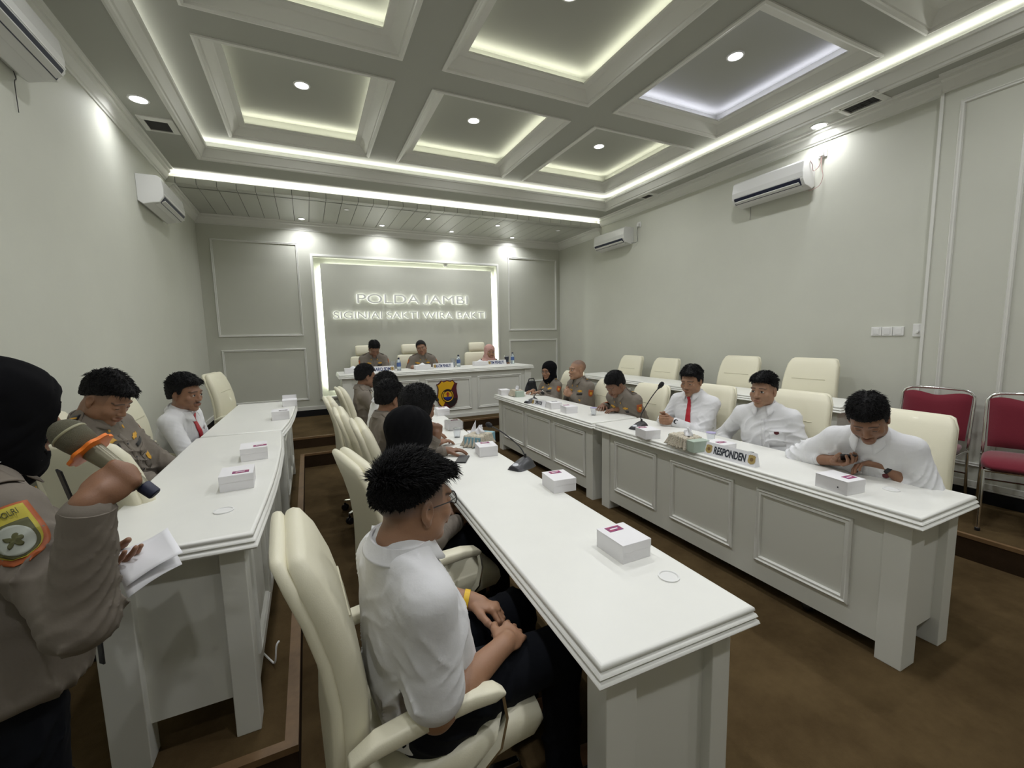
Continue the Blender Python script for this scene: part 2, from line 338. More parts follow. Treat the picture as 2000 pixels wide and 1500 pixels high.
for x, y, r, on, lab in ((.053, 7.39, .042, 1, 'small lit downlight in the plank ceiling, leftmost of the lit ones'), (1.223, 7.37, .038, 1, 'small lit downlight in the plank ceiling above the word POLDA'), (1.812, 6.72, .036, 1, 'small lit downlight in the plank ceiling, in the front row at the middle'),
                         (2.395, 7.38, .036, 1, 'small lit downlight in the plank ceiling above the end of JAMBI'), (3.589, 7.44, .038, 1, 'small lit downlight in the plank ceiling, rightmost of the lit ones'), (2.978, 6.715, .034, 1, 'small lit downlight in the plank ceiling, right one of the front row'),
                         (.632, 6.66, .034, 0, 'small unlit downlight in the plank ceiling at left'), (4.114, 6.67, .034, 0, 'small unlit downlight in the plank ceiling at right')):
    downlight(x, y, ZP, r, P_PLANK if y > 7 else P_PLANK*.5, lab, on=bool(on))
# ---------------------------------------------------------------- back-lit sign
def split_letters(o, name, parent, mw):
    """one object per connected glyph"""
    me = o.data; n = len(me.vertices); par = list(range(n))
    def fd(a):
        while par[a] != a: par[a] = par[par[a]]; a = par[a]
        return a
    for e in me.edges:
        a, b = fd(e.vertices[0]), fd(e.vertices[1])
        if a != b: par[a] = b
    pos = {}
    key = [pos.setdefault(tuple(round(c, 5) for c in v.co), i) for i, v in enumerate(me.vertices)]
    for i, k2 in enumerate(key):
        a, b = fd(i), fd(k2)
        if a != b: par[a] = b
    groups = {}
    for p in me.polygons: groups.setdefault(fd(p.vertices[0]), []).append(p)
    # merge pieces that overlap in x (front, back and rim of the same glyph)
    G = sorted(([min(me.vertices[v].co.x for p in ps for v in p.vertices), max(me.vertices[v].co.x for p in ps for v in p.vertices), ps] for ps in groups.values()), key=lambda g: g[0]); out = []
    for g in G:
        if out and g[0] < out[-1][1]-.35*min(g[1]-g[0], out[-1][1]-out[-1][0]): out[-1][1] = max(out[-1][1], g[1]); out[-1][2] += g[2]
        else: out.append(g)
    m = me.materials[0]
    ys_ = [(min(me.vertices[v].co.y for p in ps for v in p.vertices), max(me.vertices[v].co.y for p in ps for v in p.vertices)) for _a, _b, ps in out]; lo_, hi_ = float(np.median([y[0] for y in ys_])), float(np.median([y[1] for y in ys_]))
    for (x0, x1, ps), (ya, yb) in zip(out, ys_):
        kk = (hi_-lo_)/(yb-ya) if yb-ya > 1.12*(hi_-lo_) else 1
        ix = {}; b = MB()
        for p in ps:
            f = []
            for v in p.vertices:
                if v not in ix: ix[v] = len(b.v); c_ = me.vertices[v].co; b.v.append((c_.x, c_.y if kk == 1 else hi_+(c_.y-yb)*kk, c_.z))
                f.append(ix[v])
            b.f.append(tuple(f)); b.mi.append(0)
        b.build(name, m, parent, mw=mw)
    bpy.data.objects.remove(o)
def sign_line(s, x0, x1, z0, z1, label, p):
    t = empty('sign_lettering', ((x0+x1)/2, YB-.03, (z0+z1)/2), 0, label, 'sign')
    mw = frame((0, -.004, 0), (1, 0, 0), (0, 0, 1))
    ml = mat('letter_face', (.72, .73, .70), .4, emis=((1, 1, .96), .06))
    split_letters(text_obj('letter', s, .3, ml, t, mw, .009, .0, x1-x0, z1-z0), 'letter', t, mw)
    mg = frame((0, .012, 0), (1, 0, 0), (0, 0, 1))
    split_letters(text_obj('backlight', s, .3, emat('letter_backlight', (.96, 1, .93), p), t, mg, .002, .0, x1-x0+.003, z1-z0+.003), 'backlight', t, mg)
sign_line('POLDA JAMBI', .80, 2.74, 2.085, 2.285, 'backlit raised letters reading POLDA JAMBI on the niche panel', P_LETTER)
sign_line('SIGINJAI SAKTI WIRA BAKTI', .42, 3.09, 1.84, 1.995, 'backlit raised letters reading SIGINJAI SAKTI WIRA BAKTI under the top line', P_LETTER)
# ================================================================ TABLES
EDGE = [(0, 0), (.004, .0), (.010, -.004), (.012, -.012), (.008, -.018), (.014, -.022), (.018, -.030), (.012, -.036), (.019, -.041), (.022, -.050), (.018, -.056)]
def top_slab(poly, z):
    """laminate top with a fluted edge; poly counter-clockwise"""
    n = len(poly); P = [Vector((x, y, 0)) for x, y in poly]; out = []
    for i in range(n):
        a, p, c = P[i-1], P[i], P[(i+1) % n]
        d1 = (p-a).normalized(); d2 = (c-p).normalized(); n1 = Vector((d1.y, -d1.x, 0)); n2 = Vector((d2.y, -d2.x, 0))
        m = (n1+n2).normalized(); out.append(m/max(.3, m.dot(n1)))
    rings = [[tuple(P[i]+out[i]*(d-.02)+Vector((0, 0, z+h))) for i in range(n)] for d, h in EDGE]
    rings.append([tuple(P[i]-out[i]*.02+Vector((0, 0, z-.056))) for i in range(n)])
    b = MB(); b.loft(rings); return b
def grommet(x, y, z, parent, open_=False):
    b = MB(); b.lathe([(.034, 0), (.034, .004), (.029, .005), (.027, .002), (.026, .002)], x, y, z, 28)
    g = b.build('cable_grommet', M['white'], parent, True)
    b = MB(); b.lathe([(.0255, .0012), (.0255, .0022), (.001, .0022)], x, y, z, 24)
    if open_: b.box(x-.018, x+.004, y-.010, y+.006, z+.0022, z+.003)
    return g
def conf_table(poly, z, zf, legs, label, panel, group=None, gromm=None, leg=.12):
    """legs: list of (x0,x1,y0,y1); panel: dict with side 'x', list of frames"""
    t = empty('conference_table', (0, 0, 0), 0, label, 'table', group)
    o = top_slab(poly, z).build('tabletop', M['table_top'], t, True, angle=50)
    for l in legs:
        b = MB(); b.box(*l, zf, z-.056); b.build('leg', M['table'], t, bevel=.003)
    b = MB(); x0, x1, y0, y1 = panel['box']; b.box(x0, x1, y0, y1, zf+.075, z-.056); b.build('front_panel', M['table'], t)
    for (a0, a1, zz0, zz1) in panel['frames']:
        b = MB(); b.ring([(0, 0), (0, .012*panel['s']), (.01, .018*panel['s']), (.018, .012*panel['s']), (.03, .014*panel['s']), (.036, .004*panel['s']), (.036, 0)], a0, a1, zz0, zz1, 'yz', panel['x']); b.build('panel_moulding', M['trim'], t, True)
    for (x0, x1, y0, y1, za) in panel.get('ends', []):
        b = MB(); b.box(x0, x1, y0, y1, zf+za, z-.056); b.build('end_panel', M['table'], t)
    if gromm:
        for g in gromm: grommet(g[0], g[1], z, t)
    return t
def std_table(x0, x1, y0, y1, z, zf, side, label, frames, group=None, gromm=None, lw=.12, inset=.05, dark=False, poly=None):
    a, b_, c, d = x0+inset, x1-inset, y0+inset, y1-inset
    legs = [(a, a+lw, c, c+lw*.85), (b_-lw*.75, b_, c, c+lw*.85), (a, a+lw, d-lw*.85, d), (b_-lw*.75, b_, d-lw*.85, d)]
    if side < 0: pb = (a+.012, a+.03, c+lw*.8, d-lw*.8); px = a+.012
    else: pb = (b_-.03, b_-.012, c+lw*.8, d-lw*.8); px = b_-.012
    ends = [(a+lw*.5, b_-lw*.5, c+.035, c+.053, .13), (a+lw*.5, b_-lw*.5, d-.053, d-.035, .13)]
    return conf_table(poly or [(x0, y0), (x1, y0), (x1, y1), (x0, y1)], z, zf, legs, label, dict(box=pb, frames=frames, x=px, s=side, ends=ends, dark=dark), group, gromm)
def fr3(y0, y1, z0=.195, z1=.63, sh=0):
    L = y1-y0; w = (L-.40)/3
    return [(y0+.17+i*(w+.03), y0+.17+i*(w+.03)+w-.06+.03, z0+sh, z1+sh) for i in range(3)]
# right-hand row (front panels face the middle of the room)
std_table(2.27, 2.81, .815, 3.10, .75, 0, -1, 'long white panelled table at right, nearest the camera, with the RESPONDEN sign', [(1.09, 1.585, .19, .632), (1.735, 2.25, .19, .632), (2.39, 2.88, .19, .632)], gromm=[(2.56, 1.05)], dark=True)
std_table(2.26, 2.80, 3.125, 5.37, .75, 0, -1, 'long white panelled table at right, far one, reaching toward the dais', fr3(3.13, 5.36), dark=True)
# middle row (its front faces right, people sit on its left)
std_table(.575, 1.135, .75, 3.02, .75, 0, 1, 'long white table in the middle foreground with boxes and a gooseneck microphone', fr3(.75, 3.0), gromm=[(1.021, .985)], poly=[(.578, .765), (1.135, .748), (1.155, 3.02), (.66, 3.02)], lw=.10)
std_table(.62, 1.16, 3.035, 5.25, .75, 0, 1, 'far white table of the middle row, beside the row of seated officers', fr3(3.04, 5.25), poly=[(.66, 3.035), (1.16, 3.035), (1.29, 5.25), (.78, 5.25)])
# left row on the platform, with a bowed front
zl = PZ+.75
std_table(-.70, -.19, 1.60, 3.40, zl, PZ, 1, 'white table on the left platform with a bowed front, nearest the speaker', fr3(1.62, 3.4, sh=PZ), gromm=[(-.325, 1.868)],
          poly=[(-.705, 1.62), (-.197, 1.60), (-.181, 1.92), (-.172, 2.15), (-.167, 2.41), (-.170, 2.88), (-.196, 3.40), (-.715, 3.42)], lw=.10)
std_table(-.69, -.15, 3.43, 5.0, zl, PZ, 1, 'white bow-fronted table on the left platform, far one near the back wall', fr3(3.45, 5.0, sh=PZ),
          poly=[(-.70, 3.435), (-.195, 3.415), (-.160, 3.75), (-.142, 4.10), (-.130, 4.65), (-.140, 5.00), (-.675, 5.02)], lw=.10)
# empty row on the right platform
std_table(3.86, 4.36, 1.95, 3.80, zl, PZ, -1, 'white table on the right platform behind the respondents, near one', fr3(1.96, 3.8, sh=PZ), dark=True)
std_table(3.87, 4.37, 3.82, 5.70, zl, PZ, -1, 'white table on the right platform behind the officers, far one', fr3(3.83, 5.7, sh=PZ), dark=True)
# head desk on the dais
t = empty('head_desk', (0, 0, 0), 0, 'tall white panelled head desk on the dais with a police shield on its front', 'desk')
zd = 1.056
b = top_slab([(.36, 6.235), (3.36, 6.235), (3.36, 6.98), (.36, 6.98)], zd); b.build('desktop', M['table_top'], t, True, angle=50)
b = MB(); b.box(.42, 3.30, 6.285, 6.31, PZ2, zd-.056); b.box(.42, .45, 6.31, 6.93, PZ2, zd-.056); b.box(3.27, 3.30, 6.31, 6.93, PZ2, zd-.056); b.box(.40, .52, 6.27, 6.30, PZ2, zd-.056); b.box(3.20, 3.32, 6.27, 6.30, PZ2, zd-.056); b.build('carcass', M['table'], t)
for x0, x1 in ((.60, 1.45), (1.545, 2.27), (2.37, 3.14)):
    b = MB(); b.ring([(0, 0), (0, .012), (.01, .02), (.02, .012), (.032, .014), (.04, .004), (.04, 0)], x0, x1, .42, .925, 'xz', 6.285); b.build('panel_moulding', M['trim'], t, True)
b = MB(); b.box(.40, 3.32, 6.265, 6.285, PZ2, PZ2+.05); b.build('plinth', M['trim'], t)
# shield on the desk front
def shield_poly(w, h, n=18):
    """classic notched shield outline, centred"""
    R = [(0, .50), (.10, .47), (.18, .455), (.27, .50), (.33, .44), (.42, .385), (.50, .37), (.455, .29), (.44, .2), (.46, .05), (.49, -.08), (.48, -.2), (.42, -.32), (.32, -.41), (.18, -.455), (.06, -.48), (0, -.52)]
    pts = R + [(-x, y) for x, y in R[-2:0:-1]]
    return [(x*w, y*h) for x, y in pts][::-1]
def plate(poly, y0, y1, cx, cz, name, m, parent):
    b = MB(); n = len(poly)
    vs = [(cx+x, y0, cz+z) for x, z in poly]+[(cx+x, y1, cz+z) for x, z in poly]
    b.add(vs, [tuple(range(n)), tuple(range(2*n-1, n-1, -1))]+[(i, i+n, (i+1) % n+n, (i+1) % n) for i in range(n)]); return b.build(name, m, parent)
def clip(poly, nx, nz, c):
    out = []
    for i in range(len(poly)):
        p, q = poly[i], poly[(i+1) % len(poly)]; a, e = p[0]*nx+p[1]*nz-c, q[0]*nx+q[1]*nz-c
        if a <= 0: out.append(p)
        if a*e < 0: s = a/(a-e); out.append((p[0]+(q[0]-p[0])*s, p[1]+(q[1]-p[1])*s))
    return out
sx, sz = 1.875, .675
t = empty('police_shield', (0, 0, 0), 0, 'yellow and dark red police shield mounted on the front of the head desk', 'emblem')
my = mat('shield_yellow', (.75, .42, .01), .4); mr = mat('shield_maroon', (.09, .008, .015), .4); mb = mat('shield_black', (.015, .01, .012), .4); mbl = mat('shield_blue', (.01, .03, .25), .4); mrd = mat('shield_red', (.35, .02, .02), .4)
plate(shield_poly(.33, .44), 6.262, 6.285, sx, sz, 'rim', mr, t)
sp = shield_poly(.305, .41)
plate(clip(sp, 1, -.55, .02), 6.257, 6.262, sx, sz, 'field', my, t); plate(clip(sp, -1, .55, -.02), 6.257, 6.262, sx, sz, 'dark_field', mr, t)
low = clip(clip(sp, 0, 1, -.06), -1, -.9, .14); plate(low, 6.255, 6.257, sx, sz, 'lower_field', mb, t)
circ = lambda r, n=32: [(r*math.cos(-2*math.pi*i/n), r*math.sin(-2*math.pi*i/n)-.015) for i in range(n)]
plate(circ(.098), 6.251, 6.2549, sx, sz, 'disc', mb, t); plate(circ(.064), 6.247, 6.251, sx, sz, 'inner_disc', my, t); plate(clip(circ(.066), 0, 1, -.035), 6.245, 6.247, sx, sz, 'blue_base', mbl, t)
b = MB(); b.tube([(sx+.082*math.sin(a), 6.248, sz-.02-.085*math.cos(a)) for a in [-2.45+4.9*i/30 for i in range(31)]], .007, 6); b.build('wreath', my, t)
b = MB(); b.box(sx-.012, sx+.012, 6.243, 6.247, sz-.03, sz+.03); b.tube([(sx-.03, 6.246, sz+.0), (sx, 6.246, sz+.042), (sx+.03, 6.246, sz+.0)], .004, 6); b.build('torch', mrd, t)
# ================================================================ CHAIRS
def superell(w, d, n=20, p=3.2):
    out = []
    for i in range(n):
        a = 2*math.pi*i/n; c, s = math.cos(a), math.sin(a)
        out.append((w*math.copysign(abs(c)**(2/p), c), d*math.copysign(abs(s)**(2/p), s)))
    return out
def slab(spine, widths, thicks, n=24, p=4.5, endround=.03):
    """padded slab in the yz side view: spine list of (y,z); width along x"""
    b = MB(); rings = []; N = len(spine)
    P = [Vector((0, y, z)) for y, z in spine]
    def ring(P0, t, w, th):
        u = Vector((0, -t.z, t.y)); return [tuple(P0+Vector((x, 0, 0))+u*q) for x, q in superell(w/2, th/2, n, p)]
    for i in range(N):
        t = (P[min(i+1, N-1)]-P[max(i-1, 0)]).normalized()
        if i == 0: rings += [ring(P[0]-t*0, t, widths[0]*.86, thicks[0]*.5), ring(P[0]+t*endround*.35, t, widths[0]*.96, thicks[0]*.85)]
        elif i == N-1: rings += [ring(P[i]-t*endround*.35, t, widths[i]*.96, thicks[i]*.85), ring(P[i], t, widths[i]*.86, thicks[i]*.5)]
        else: rings.append(ring(P[i], t, widths[i], thicks[i]))
    b.loft(rings); return b
def interp(xs, ys, n):
    return [float(np.interp(i/(n-1), xs, ys)) for i in range(n)]
def make_chair(label, group=None, headrest=False):
    """executive chair facing +y, origin on the floor below the seat"""
    t = empty('office_chair', (0, 0, 0), 0, label, 'chair', group)
    # back spine (y, z) from seat rear upwards: bows backwards then returns
    sp = [(-.205, .39), (-.225, .48), (-.218, .59), (-.218, .70), (-.232, .81), (-.258, .91), (-.286, .99), (-.312, 1.055)]
    ws = [.40, .47, .50, .50, .49, .475, .455, .42]
    if headrest:
        slab([(y, z) for y, z in sp[:6]]+[(-.272, .945)], ws[:6]+[.47], [.09]*7).build('backrest', M['cream'], t, True, angle=60)
        slab([(-.275, .96), (-.285, 1.0), (-.30, 1.05), (-.315, 1.09), (-.325, 1.12)], [.30]*5, [.10]*5).build('headrest', M['cream'], t, True, angle=60)
    else:
        slab(sp, ws, [.055, .07, .075, .075, .075, .075, .07, .06], endround=.04).build('backrest', M['cream'], t, True, angle=60)
        slab([(y-.036, z) for y, z in sp], [w*.97 for w in ws], [.04]*8, endround=.03).build('back_shell', M['cream'], t, True, angle=60)
        b = MB(); b.tube([(x, -.208, .865) for x in (-.15, -.07, 0, .07, .15)], .0035, 6); b.build('seam', M['cream_seam'], t)
    slab([(-.22, .415), (-.10, .41), (.03, .42), (.17, .435), (.245, .42), (.275, .385)], [.46, .50, .52, .52, .50, .46], [.08, .10, .11, .11, .10, .06], endround=.03).build('seat', M['cream'], t, True, angle=60)
    for s in (-1, 1):
        g = slab([(-.24, .60), (-.18, .622), (-.05, .635), (.04, .632), (.10, .62), (.125, .61)], [.05, .062, .066, .062, .055, .04], [.03, .04, .042, .04, .034, .02], n=16, endround=.02)
        g.v = [(x+s*.29, y, z) for x, y, z in g.v]; a = g.build('armrest', M['cream'], t, True, angle=60)
        b = MB(); b.strap([(s*.292, .118, .61), (s*.292, .128, .54), (s*.288, .112, .46), (s*.275, .05, .395), (s*.24, -.02, .37), (s*.12, -.05, .365)], .028, .008, (1, 0, 0)); b.build('arm_bracket', M['chrome'], t, True)
    b = MB(); b.box(-.10, .10, -.13, .10, .335, .37); b.build('mechanism', M['black'], t, bevel=.006)
    b = MB(); b.lathe([(.022, .10), (.022, .25), (.030, .25), (.030, .34)], 0, 0, 0, 18); b.build('gas_column', M['chrome'], t, True)
    b = MB(); b.lathe([(.04, .065), (.045, .08), (.045, .125), (.032, .14)], 0, 0, 0, 18); b.build('hub', M['chrome'], t, True)
    for i in range(5):
        a = math.radians(18+72*i); d = Vector((math.cos(a), math.sin(a), 0))
        b = MB(); b.loft([[tuple(d*r+Vector((-d.y, d.x, 0))*w*sx+Vector((0, 0, z+h*sz))) for sx, sz in ((-1, -1), (1, -1), (1, 1), (-1, 1))] for r, w, z, h in ((.03, .022, .10, .018), (.16, .019, .097, .014), (.29, .014, .082, .011))])
        g = b.build('base_spoke', M['chrome'], t, bevel=.004)
        b = MB(); q = d*.285
        for s in (-1, 1):
            c = q+Vector((-d.y, d.x, 0))*.014*s; ax = Vector((-d.y, d.x, 0)); rings = []
            for off, rr in ((-.009, .020), (-.006, .027), (.006, .027), (.009, .020)):
                rings.append([tuple(c+ax*off+d*rr*math.cos(2*math.pi*k/16)+Vector((0, 0, .027+rr*math.sin(2*math.pi*k/16)))) for k in range(16)])
            b.loft(rings)
        b.box(q.x-.009, q.x+.009, q.y-.009, q.y+.009, .03, .085); b.build('caster', M['black'], g, True)
    return t
R_ = math.radians
proto = make_chair('cream leather office chair in the foreground, under the young man in the short-sleeved shirt')
proto.location = (.26, 1.19, 0); proto.scale = (.86, 1.05, 1.02); proto.rotation_euler = (0, 0, R_(-87))
def chair(x, y, z, face, label, group=None, sc=1.0):
    o = dup(proto, (x, y, z), R_(face-90), label, group); o.scale = (1, 1, sc); return o
# middle row (facing +x = 0 deg)
chair(.45, 1.95, 0, 10, 'cream office chair under the person in the large black headscarf')
c = chair(.56, 2.66, 0, 0, 'cream office chair squeezed in behind the one of the black headscarf in the middle row')
for k in [k for k in bpy.data.objects if k.parent == c and k.name.startswith(('armrest', 'arm_bracket'))]: bpy.data.objects.remove(k)
chair(.49, 3.20, 0, 0, 'cream office chair with its castered base showing in the aisle')
chair(.45, 3.90, 0, 2, 'cream office chair in the aisle, the leftmost back of the seated row')
chair(.585, 4.66, 0, 3, 'cream office chair under the farthest officer of the middle row')
# left row
chair(-.93, 2.98, PZ, 2, 'cream office chair by the left wall under the officer looking down', sc=.97)
chair(-.66, 2.46, PZ, 52, 'empty cream office chair turned aside between the speaker and the seated officer', sc=.95)
chair(-.93, 3.92, PZ, 2, 'cream office chair under the man with the red tie by the left wall', sc=.97)
chair(-.60, 5.33, PZ, -8, 'empty cream office chair by the left wall beyond the far bowed table')
# right row (facing -x)
for x, y, fa, sc, lab in ((2.96, 1.30, 176, .985, 'cream office chair of the man typing on his phone at right'), (2.98, 1.94, 180, 1.03, 'cream office chair of the young man with the swept hair at the right table'), (2.97, 2.68, 180, 1.01, 'cream office chair of the man with the red tie at the right table'),
      (2.90, 3.36, 180, .96, 'cream office chair of the officer bending over the right table'), (2.88, 4.03, 178, .95, 'cream office chair of the shaven-headed officer'), (3.00, 4.98, 180, .98, 'cream office chair of the policewoman with glasses')):
    chair(x, y, 0, fa, lab, sc=sc)
# empty chairs on the right platform
for y, r, sc, lab in ((2.52, 184, 1.035, 'empty cream chair on the right platform, nearest of four in front of the right wall'), (3.31, 182, 1.03, 'empty cream chair on the right platform, second of four from the near end'), (4.46, 178, .965, 'empty cream chair on the right platform, third of four from the near end'), (5.16, 180, .975, 'empty cream chair on the right platform, farthest of four')):
    chair(4.20, y, PZ, r, lab, sc=sc)
# head desk chairs
hp = make_chair('cream chair with a separate headrest behind the left officer at the head desk', None, True)
hp.location = (.86, 7.22, PZ2); hp.rotation_euler = (0, 0, R_(180))
dup(hp, (1.62, 7.22, PZ2), R_(182), 'cream chair with a separate headrest behind the middle officer at the head desk'); dup(hp, (2.80, 7.22, PZ2), R_(172), 'cream chair with a separate headrest behind the woman in the pink headscarf')
# red stacking chairs
def red_chair(loc, rz, label):
    t = empty('banquet_chair', loc, rz, label, 'chair')
    W = .215
    # frame: back hoop continuing to rear legs (y back negative)
    hoop = []
    side = [(-.30, .0), (-.262, .20), (-.235, .42), (-.255, .60), (-.285, .78)]
    left = [(-W, y, z) for y, z in side]; arc = [(-W+.0, -.292, .83), (-W+.02, -.298, .868), (-W+.06, -.30, .885), (0, -.302, .890), (W-.06, -.30, .885), (W-.02, -.298, .868), (W, -.292, .83)]
    b = MB(); b.tube(left+arc+[(W, y, z) for y, z in side[::-1]], .0105, 10); b.build('back_frame', M['chrome'], t, True)
    for s in (-1, 1):
        b = MB(); b.tube([(s*W, .225, .0), (s*W, .205, .30), (s*W, .19, .415), (s*W, .15, .425), (s*W, -.235, .425)], .0105, 10); b.build('leg', M['chrome'], t, True)
    b = MB(); b.tube([(-W, .19, .415), (W, .19, .415)], .0105, 8); b.build('crossbar', M['chrome'], t, True); b = MB(); b.tube([(-W, -.245, .25), (W, -.245, .25)], .008, 8); b.build('crossbar', M['chrome'], t, True)
    slab([(-.21, .455), (-.05, .465), (.10, .47), (.20, .46), (.235, .44)], [.40, .44, .46, .46, .42], [.06, .07, .075, .07, .04], endround=.03).build('seat', M['red_fab'], t, True, angle=60)
    # backrest with a shallow scooped top
    b = MB(); P = []
    nu, nv = 17, 12
    front, back = [], []
    for j in range(nv+1):
        v = j/nv; rowf, rowb = [], []
        for i in range(nu+1):
            u = -1+2*i/nu; top = .862-.028*math.exp(-(u/.45)**2)-.02*abs(u)**8; z = .50+(top-.50)*v
            y = float(np.interp(z, [.42, .60, .78, .89], [-.232, -.25, -.28, -.298])); w = (W-.012)*(1-.04*(1-v)) ; ed = (1-abs(u)**6)*(1-abs(2*v-1)**8)
            rowf.append((u*w, y+.006+.030*ed, z)); rowb.append((u*w, y-.004-.006*ed, z))
        front.append(rowf); back.append(rowb)
    b.grid(front); b.grid(back[::-1])
    rim = lambda A: [A[0][i] for i in range(nu+1)]+[A[j][-1] for j in range(1, nv+1)]+[A[-1][i] for i in range(nu-1, -1, -1)]+[A[j][0] for j in range(nv-1, 0, -1)]
    a, c = rim(front), rim(back); n = len(a); b.add(a+c, [(i, (i+1) % n, (i+1) % n+n, i+n) for i in range(n)])
    b.build('backrest', M['red_fab'], t, True, angle=60)
    for s in (-1, 1):
        b = MB(); b.lathe([(.012, 0), (.014, .0), (.014, .02), (.012, .022)], s*W, .225, 0, 10); b.build('foot_cap', M['black'], t)
    return t
red_chair((4.26, 1.60, PZ), R_(90+4), 'dark red banquet chair with chrome frame, partly behind the cream chair at right')
red_chair((4.30, 1.03, PZ), R_(90+18), 'dark red banquet chair with chrome frame at the right edge, its seat showing')
# ================================================================ PEOPLE: smooth-blended volumes meshed with surface nets
rng = np.random.RandomState(7)
def V(*a): return np.array(a, float)
def nrm(v): v = np.asarray(v, float); return v/(np.linalg.norm(v)+1e-9)
def axis_coords(lo, hi, coarse, fine, spans):
    out = [lo]
    while out[-1] < hi:
        c = out[-1]; out.append(c + (fine if any(a-.006 <= c <= b for a, b in spans) else coarse))
    return np.array(out)
class Field:
    def __init__(s, lo, hi, coarse, fine=None, boxes=()):
        fine = fine or coarse; s.c = []
        for a in range(3): s.c.append(axis_coords(lo[a], hi[a], coarse, fine, [(b[0][a], b[1][a]) for b in boxes]))
        s.d = np.full([len(c) for c in s.c], .2, np.float32)
    def _sl(s, lo, hi):
        r = []
        for a in range(3):
            i = max(0, np.searchsorted(s.c[a], lo[a])-1); j = min(len(s.c[a]), np.searchsorted(s.c[a], hi[a])+1); r.append(slice(i, j))
        return tuple(r)
    def put(s, lo, hi, fn, k=.01, op='u'):
        m = k+.012; sl = s._sl(np.asarray(lo)-m, np.asarray(hi)+m)
        if any(q.stop <= q.start for q in sl): return
        X = s.c[0][sl[0]][:, None, None]; Y = s.c[1][sl[1]][None, :, None]; Z = s.c[2][sl[2]][None, None, :]
        e = fn(X, Y, Z).astype(np.float32); d = s.d[sl]
        if op == 'u':
            if k > 0: h = np.maximum(k-np.abs(d-e), 0)/k; r = np.minimum(d, e)-h*h*k*.25
            else: r = np.minimum(d, e)
        elif op == 's':
            e = -e; h = np.maximum(k-np.abs(d-e), 0)/k; r = np.maximum(d, e)+h*h*k*.25
        else:
            h = np.maximum(k-np.abs(d-e), 0)/k; r = np.maximum(d, e)+h*h*k*.25
        s.d[sl] = r
    def cone(s, a, b, ra, rb, k=.01, op='u', wr=None, flat=None):
        a = np.asarray(a, float); b = np.asarray(b, float); ab = b-a; L2 = ab@ab+1e-9; R = max(ra, rb)
        def fn(X, Y, Z):
            px, py, pz = X-a[0], Y-a[1], Z-a[2]; t = np.clip((px*ab[0]+py*ab[1]+pz*ab[2])/L2, 0, 1)
            d = np.sqrt((px-t*ab[0])**2+(py-t*ab[1])**2+(pz-t*ab[2])**2)-(ra+(rb-ra)*t)
            return d+wr(X, Y, Z, t) if wr else d
        s.put(np.minimum(a, b)-R, np.maximum(a, b)+R, fn, k, op)
    def ell(s, c, F, r, k=.01, op='u', wr=None):
        """ellipsoid centred c, frame rows F (3x3), radii r"""
        c = np.asarray(c, float); r = np.asarray(r, float); R = r.max()
        def fn(X, Y, Z):
            px, py, pz = X-c[0], Y-c[1], Z-c[2]; q0 = q1 = 0
            for i in range(3):
                u = px*F[i][0]+py*F[i][1]+pz*F[i][2]; q0 = q0+(u/r[i])**2; q1 = q1+(u/r[i]**2)**2
            k0 = np.sqrt(q0); d = k0*(k0-1)/np.sqrt(q1+1e-9)
            return d+wr(X, Y, Z, 0) if wr else d
        s.put(c-R, c+R, fn, k, op)
    def torso(s, p0, p1, side, front, ws, ds, offs, k=.02, wr=None, t0=0., t1=1., p=2.4, zc=None):
        p0 = np.asarray(p0, float); p1 = np.asarray(p1, float); ax = p1-p0; L = np.linalg.norm(ax); ax = ax/L; side = nrm(side-ax*(ax@side)); fr = nrm(np.cross(ax, side)); fr = fr if fr@front > 0 else -fr
        n = len(ws); ts = np.linspace(0, 1, n)
        def fn(X, Y, Z):
            px, py, pz = X-p0[0], Y-p0[1], Z-p0[2]; t = (px*ax[0]+py*ax[1]+pz*ax[2])/L; tc = np.clip(t, t0, t1)
            w = np.interp(tc, ts, ws); dd = np.interp(tc, ts, ds); of = np.interp(tc, ts, offs)
            u = px*side[0]+py*side[1]+pz*side[2]; v = px*fr[0]+py*fr[1]+pz*fr[2]-of
            q = (np.abs(u/w)**p+np.abs(v/dd)**p)**(1/p); d = (q-1)*np.minimum(w, dd)*.95
            ec = np.abs(t-tc)*L
            d = np.where(ec > 0, np.sqrt(np.maximum(d+.03, 0)**2+ec**2)-.03, d)
            return d+wr(X, Y, Z, t) if wr else d
        R = max(max(ws), max(ds))+max(abs(o) for o in offs)+.03
        s.put(np.minimum(p0, p1)-R, np.maximum(p0, p1)+R, fn, k)
    def mesh(s):
        d = s.d; sg = d < 0; X, Y, Z = s.c
        c = sg[:-1, :-1, :-1].astype(np.uint8)
        cnt = np.zeros([n-1 for n in d.shape], np.uint8)
        for i in (0, 1):
            for j in (0, 1):
                for k in (0, 1): cnt += sg[i:i+cnt.shape[0], j:j+cnt.shape[1], k:k+cnt.shape[2]]
        act = (cnt > 0) & (cnt < 8); ii, jj, kk = np.nonzero(act); n = len(ii)
        idx = np.full(act.shape, -1, np.int32); idx[ii, jj, kk] = np.arange(n)
        acc = np.zeros((n, 3)); w = np.zeros(n); co = np.stack
        corners = {}
        for i in (0, 1):
            for j in (0, 1):
                for k in (0, 1): corners[i, j, k] = d[ii+i, jj+j, kk+k].astype(float)
        gx = [X[ii], X[ii+1]]; gy = [Y[jj], Y[jj+1]]; gz = [Z[kk], Z[kk+1]]
